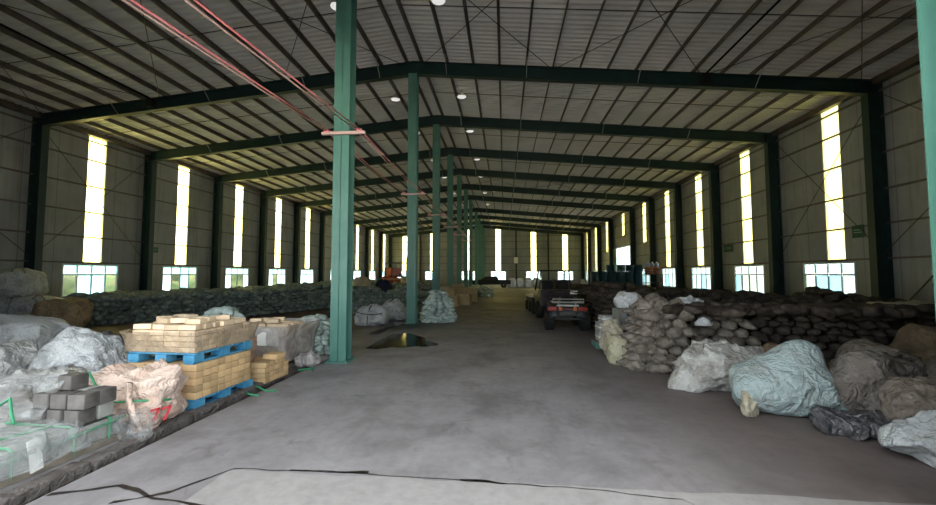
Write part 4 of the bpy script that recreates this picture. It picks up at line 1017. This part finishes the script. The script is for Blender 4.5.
# ---- dark buggy and trailer beyond it
DK = simple('dark_maroon_paint', '#241f22', '#322a2d', .45, 0, 3)
uv = root('buggy', 'dark caged buggy parked in front of the quad bike', 'buggy', (1.86, 15.4, 0), R(2))
m = MB(); m.box((0, 0, .62), (1.3, 2.3, .5), bevel=.1); m.box((0, -.75, .92), (1.25, .75, .22), bevel=.05); m.build('body', DK, uv)
m = MB()
for s in (-1, 1):
    m.tube([(s * .58, -.42, .9), (s * .52, -.32, 1.72), (s * .5, .5, 1.72), (s * .58, 1.0, .95)], .03, 6)
for y, z in ((-.32, 1.72), (.1, 1.72), (.5, 1.72), (-.38, 1.3)): m.tube([(-.52, y, z), (.52, y, z)], .03, 6)
m.build('roll_cage', M['black'], uv)
for s in (-.3, .3): m = MB(); m.box((s, -.2, .95), (.42, .4, .14), bevel=.05); m.box((s, -.34, 1.16), (.38, .10, .40), bevel=.045); m.build('seat', M['black'], uv)
for x, y in ((-.62, -.75), (.62, -.75), (-.62, .75), (.62, .75)): MB().lathe([(.1, -.11), (.27, -.13), (.32, -.08), (.32, .08), (.27, .13), (.1, .11)], (x, y, .32), 20, 'X').build('wheel', M['black'], uv, True)
MB().box((.52, -1.16, .95), (.25, .03, .12)).build('number_plate', M['white'], uv)
m = MB(); m.lathe([(.14, 0), (.16, .02), (.18, 0)], (.05, .25, 1.2), 18, 'Y'); m.build('steering_wheel', M['black'], uv)
tr = root('cart', 'low dark cart with a pale flat bed left of the buggy', 'cart', (1.45, 17.6, 0), R(4)); MB().box((0, 0, .66), (.9, 1.5, .08), bevel=.01).build('bed', simple('pale_bed', '#b8b2a4', '#cfc8b8', .7), tr); MB().box((0, 0, .5), (.8, 1.4, .22)).build('chassis', M['black'], tr)
for x, y in ((-.4, -.5), (.4, -.5), (-.4, .5), (.4, .5)): MB().lathe([(.06, -.06), (.2, -.07), (.22, -.03), (.22, .03), (.2, .07), (.06, .06)], (x, y, .22), 16, 'X').build('wheel', M['black'], tr, True)

# ---- drums before the side door
dm = MB(); dm.lathe([(.001, 0), (.28, 0), (.29, .02), (.285, .04), (.285, .28), (.295, .30), (.285, .32), (.285, .56), (.295, .58), (.285, .60), (.285, .84), (.29, .86), (.29, .88), (.27, .88), (.27, .86), (.001, .86)], seg=20)
DB = simple('blue_drum_paint', '#173a4c', '#20495c', .45, 0, 3, rnd=True); drum_me = dm.mesh('drum_shell', True, DB)
bung_me = MB().cyl((.16, 0, .872), .035, .03, seg=10).mesh('bung', mat=M['galv'])
spots = [(6.5 + .6 * i + .05 * (j % 2), 29.4 + .62 * j, 0) for i in range(6) for j in range(2)]
drums = [(x, y, z) for x, y, z in [(x, y, l * .885) for x, y, _ in spots for l in (0, 1)]]
pos_lab = {0: 'on the floor', 1: 'on the upper level'}
for i, (x, y, z) in enumerate(drums):
    o = put('drum', drum_me, None, (x, y, z)); put('bung', bung_me, o)
    tag(o, ['dark blue drum in the lower tier of the stack before the open side door', 'dark blue drum in the upper tier of the stack before the open side door'][1 if z else 0], 'drum', 'drums in the upper tier' if z else 'drums in the lower tier')
for x, y in ((7.7, 30.0), (8.3, 29.4), (8.9, 29.4), (9.5, 29.4)):
    o = put('drum', drum_me, None, (x + .05, y, 1.77)); o.scale = (1, 1, .55); put('bung', bung_me, o); tag(o, 'short dark drum on the very top of the drum stack', 'drum', 'short drums on top')
sp_ = root('rack', 'steel rack right of the drums holding reddish sacks', 'rack', (10.3, 28.9, .25)); m = MB()
for x in (-.55, .55):
    for y in (-.4, .4): m.box((x, y, .52), (.06, .06, 1.54))
for z in (.15, .72, 1.28): m.box((0, 0, z), (1.15, .86, .05))
m.build('frame', M['steel'], sp_)
for i in range(6):
    b = blob('sack', (10.05 + .5 * (i % 2), 28.8, 1.56 + .16 * (i // 2)), (.26, .3, .1), simple('reddish_sack_%d' % i, '#8a5648', '#a0705c', .8), 100 + i, 0, 3, .02, 4, .1, 3); tag(b, 'reddish brown sack stacked on the steel rack right of the drums', 'sack', 'sacks on the rack')
for i in range(3):
    c = root('jug', 'white and blue jug on top of the rack sacks', 'jug', (10.0 + .3 * i, 28.8, 2.08), 0, 'jugs on the rack'); MB().lathe([(.001, 0), (.12, 0), (.13, .03), (.13, .2), (.09, .27), (.04, .3)], seg=14).build('body', simple('jug_blue', '#7d8fc0', '#a9b4d8', .5), c, True); MB().cyl((0, 0, .32), .045, .05, seg=10).build('cap', M['white'], c)

# ---- far end of the hall
car = root('pickup_truck', 'dark pickup parked at the far end left of the white bags', 'pickup', (-1.6, 46.5, 0), R(90)); car.scale = (1, 1, .82)
m = MB(); m.prism([(-.85, -2.3, .5), (-.85, 2.3, .5), (-.85, 2.35, .95), (-.85, 1.2, 1.08), (-.85, .6, 1.55), (-.85, -.7, 1.6), (-.85, -.9, 1.1), (-.85, -2.3, 1.05)], (1.7, 0, 0)); m.build('body', M['black'], car)
m = MB(); m.prism([(-.86, .95, 1.12), (-.86, .55, 1.48), (-.86, -.6, 1.5), (-.86, -.75, 1.14)], (1.72, 0, 0)); m.build('window', M['asphalt'], car)
for x in (-.75, .75):
    for y in (-1.5, 1.5): MB().lathe([(.1, -.1), (.3, -.12), (.34, -.06), (.34, .06), (.3, .12), (.1, .1)], (x, y, .34), 18, 'X').build('wheel', M['black'], car, True)
for i in range(4):
    b = blob('bulk_bag', (.9 + .95 * i, 47.5 + .3 * (i % 2), 0), (.46, .45, .6), M['bag_white'], 110 + i, 0, 3.4, .04, 2.4, .1, 3); tag(b, ['leftmost of the four white bulk bags at the far end', 'second from left of the white bulk bags at the far end', 'third from left of the white bulk bags at the far end', 'rightmost of the four white bulk bags at the far end'][i], 'bulk bag', 'white bulk bags at the far end')
for i in range(6):
    b = blob('dark_bag', (5.0 + .75 * i, 46 - .4 * (i % 2), 0), (.42, .4, .42 + .06 * (i % 3)), M['bag_brown'] if i % 3 else M['film_dark'], 120 + i, 0, 2.6, .06, 3, .14, 3); tag(b, 'dark bag in the far row past the white bulk bags', 'bag', 'dark bags at the far end')
bd = root('notice_board', 'small white notice board on the slim end wall column', 'notice board', (1.66, YE - .36, 3.15)); MB().box((0, 0, .4), (.55, .03, .85)).build('panel', M['white'], bd); MB().box((0, -.005, .4), (.6, .02, .9)).build('frame', M['galv'], bd).location = (0, .02, 0)
# signs on the side walls: their lettering is too worn to read
def sign(side, y, z, w, h, lab):
    x = XL + .06 if side == 'L' else XR - .06; s = 1 if side == 'L' else -1
    t = root('sign_plate', lab, 'sign', (x, y, z)); MB().box((0, 0, 0), (.02, w, h)).build('plate', simple('sign_green', '#1f4438', '#28503f', .6), t)
    m = MB(); [m.box((s * .012, 0, zz), (.004, w * .72, h * .07)) for zz in (h * .12, -h * .08)]; m.build('faded_lines', simple('faded_print', '#7f9a8c', '#7f9a8c', .7), t)
sign('L', 17.85, 2.77, .46, .26, 'small dark green plate on the left wall by the second column')
sign('R', 13.68, 2.95, .42, .40, 'dark green plate on the right wall next to the nearest column')
sign('R', 21.05, 2.88, .75, .36, 'dark green plate on the right wall next to the third column')
pp = root('paper_notice', 'white paper notice on the right wall at the edge of the view', 'notice', (XR - .08, 11.42, 1.53)); MB().box((0, 0, 0), (.01, .24, .34)).build('sheet', M['white'], pp)

# ---- high-bay lamps hanging in two rows beside the ridge
k = N('milky_lens'); e_ = k.n('Emission'); e_.inputs[0].default_value = srgb('#f6f6f0'); e_.inputs[1].default_value = .09; lens_mat = k.done(e_.outputs[0])
shade = MB().lathe([(.03, .16), (.06, .15), (.10, .11), (.17, .04), (.20, 0), (.195, -.005), (.165, .03), (.09, .10), (.03, .14)], seg=22).mesh('shade', True, M['white'])
hook = MB().tube([(0, 0, .15), (0, 0, .32)], .012, 6).cyl((0, 0, .18), .045, .08, seg=12).mesh('hook', mat=M['galv']); lens = MB().lathe([(.001, -.03), (.1, -.025), (.17, .0), (.165, .02)], seg=20).mesh('lens', True, lens_mat)
ys = [9.4, 14.8, 18.5, 23.2, 27.4, 33, 38.8, 44.9, 50.2, 55.2]
for i, y in enumerate(ys):
    for s, x in (('left', -4.2), ('right', -1.6)):
        t = root('high_bay_lamp', 'white dome lamp under the roof, number %s from the doorway in the %s row' % (['one', 'two', 'three', 'four', 'five', 'six', 'seven', 'eight', 'nine', 'ten'][i], s), 'lamp', (x, y, 8.38), 0, 'dome lamps beside the ridge')
        put('shade', shade, t); put('hook', hook, t); put('lens', lens, t)

# ---- conductor pipes on brackets along the middle columns, black cables in the roof
for i, y in enumerate(FR[1:7]):
    t = root('pipe_bracket', 'pink bracket bar across the %s middle column' % ordn[i + 1], 'bracket', (XC, y - .19, 4.19)); MB().box((.06, 0, 0), (.82, .05, .05)).build('bar', M['pipe_grey'], t)
    for x in (-.26, .36): MB().box((x, 0, .045), (.09, .06, .05)).build('clip', M['pipe_pink'], t)
ends = [(-3.27, -3.46, 'pipe_grey', 'left-hand pinkish grey pipe of the left pair running in to the nearest column'), (-3.20, -3.39, 'pipe_pink', 'pink pipe of the left pair running in to the nearest column'), (-2.70, -2.91, 'pipe_grey', 'pinkish grey pipe of the right pair running in to the nearest column'), (-2.62, -2.82, 'pipe_pink', 'pink pipe of the right pair running in to the nearest column')]
for xa, xb, mt, lab in ends:
    o = MB().tube([(xb, 2.55, 4.06), (xb + .02, 3.2, 4.09), ((xa + xb) / 2, 5.2, 4.17), (xa, 6.9, 4.235)], .012, 6).build('conductor_pipe', M[mt], None, True); tag(o, lab, 'pipe')
    o = MB().tube([(xa, 6.9, 4.235), (xa, 9.5, 4.17), (xa, 12.5, 4.235), (xa, 15, 4.17), (xa, 17.1, 4.235), (xa, 21.6, 4.235), (xa, 30.5, 4.235)], .009, 5).build('conductor_cable', M[mt], None, True); tag(o, lab.replace('pipe of the', 'cable of the').replace('running in to the nearest column', 'running on past the nearest column'), 'cable')
for x, lab in ((-12.4, 'black cable under the left roof slope'), (6.25, 'black cable under the right roof slope')):
    o = MB().tube([(x, 3, zroof(x) - .06), (x, 12.7, zroof(x) - .06)], .028, 6).build('roof_cable', M['cable'], None, True); tag(o, lab, 'cable')
    o = MB().box((x, 12.62, zroof(x) - .22), (.22, .2, .3)).build('junction_box', M['black']); tag(o, lab.replace('cable under', 'junction box on the rafter of'), 'junction box')
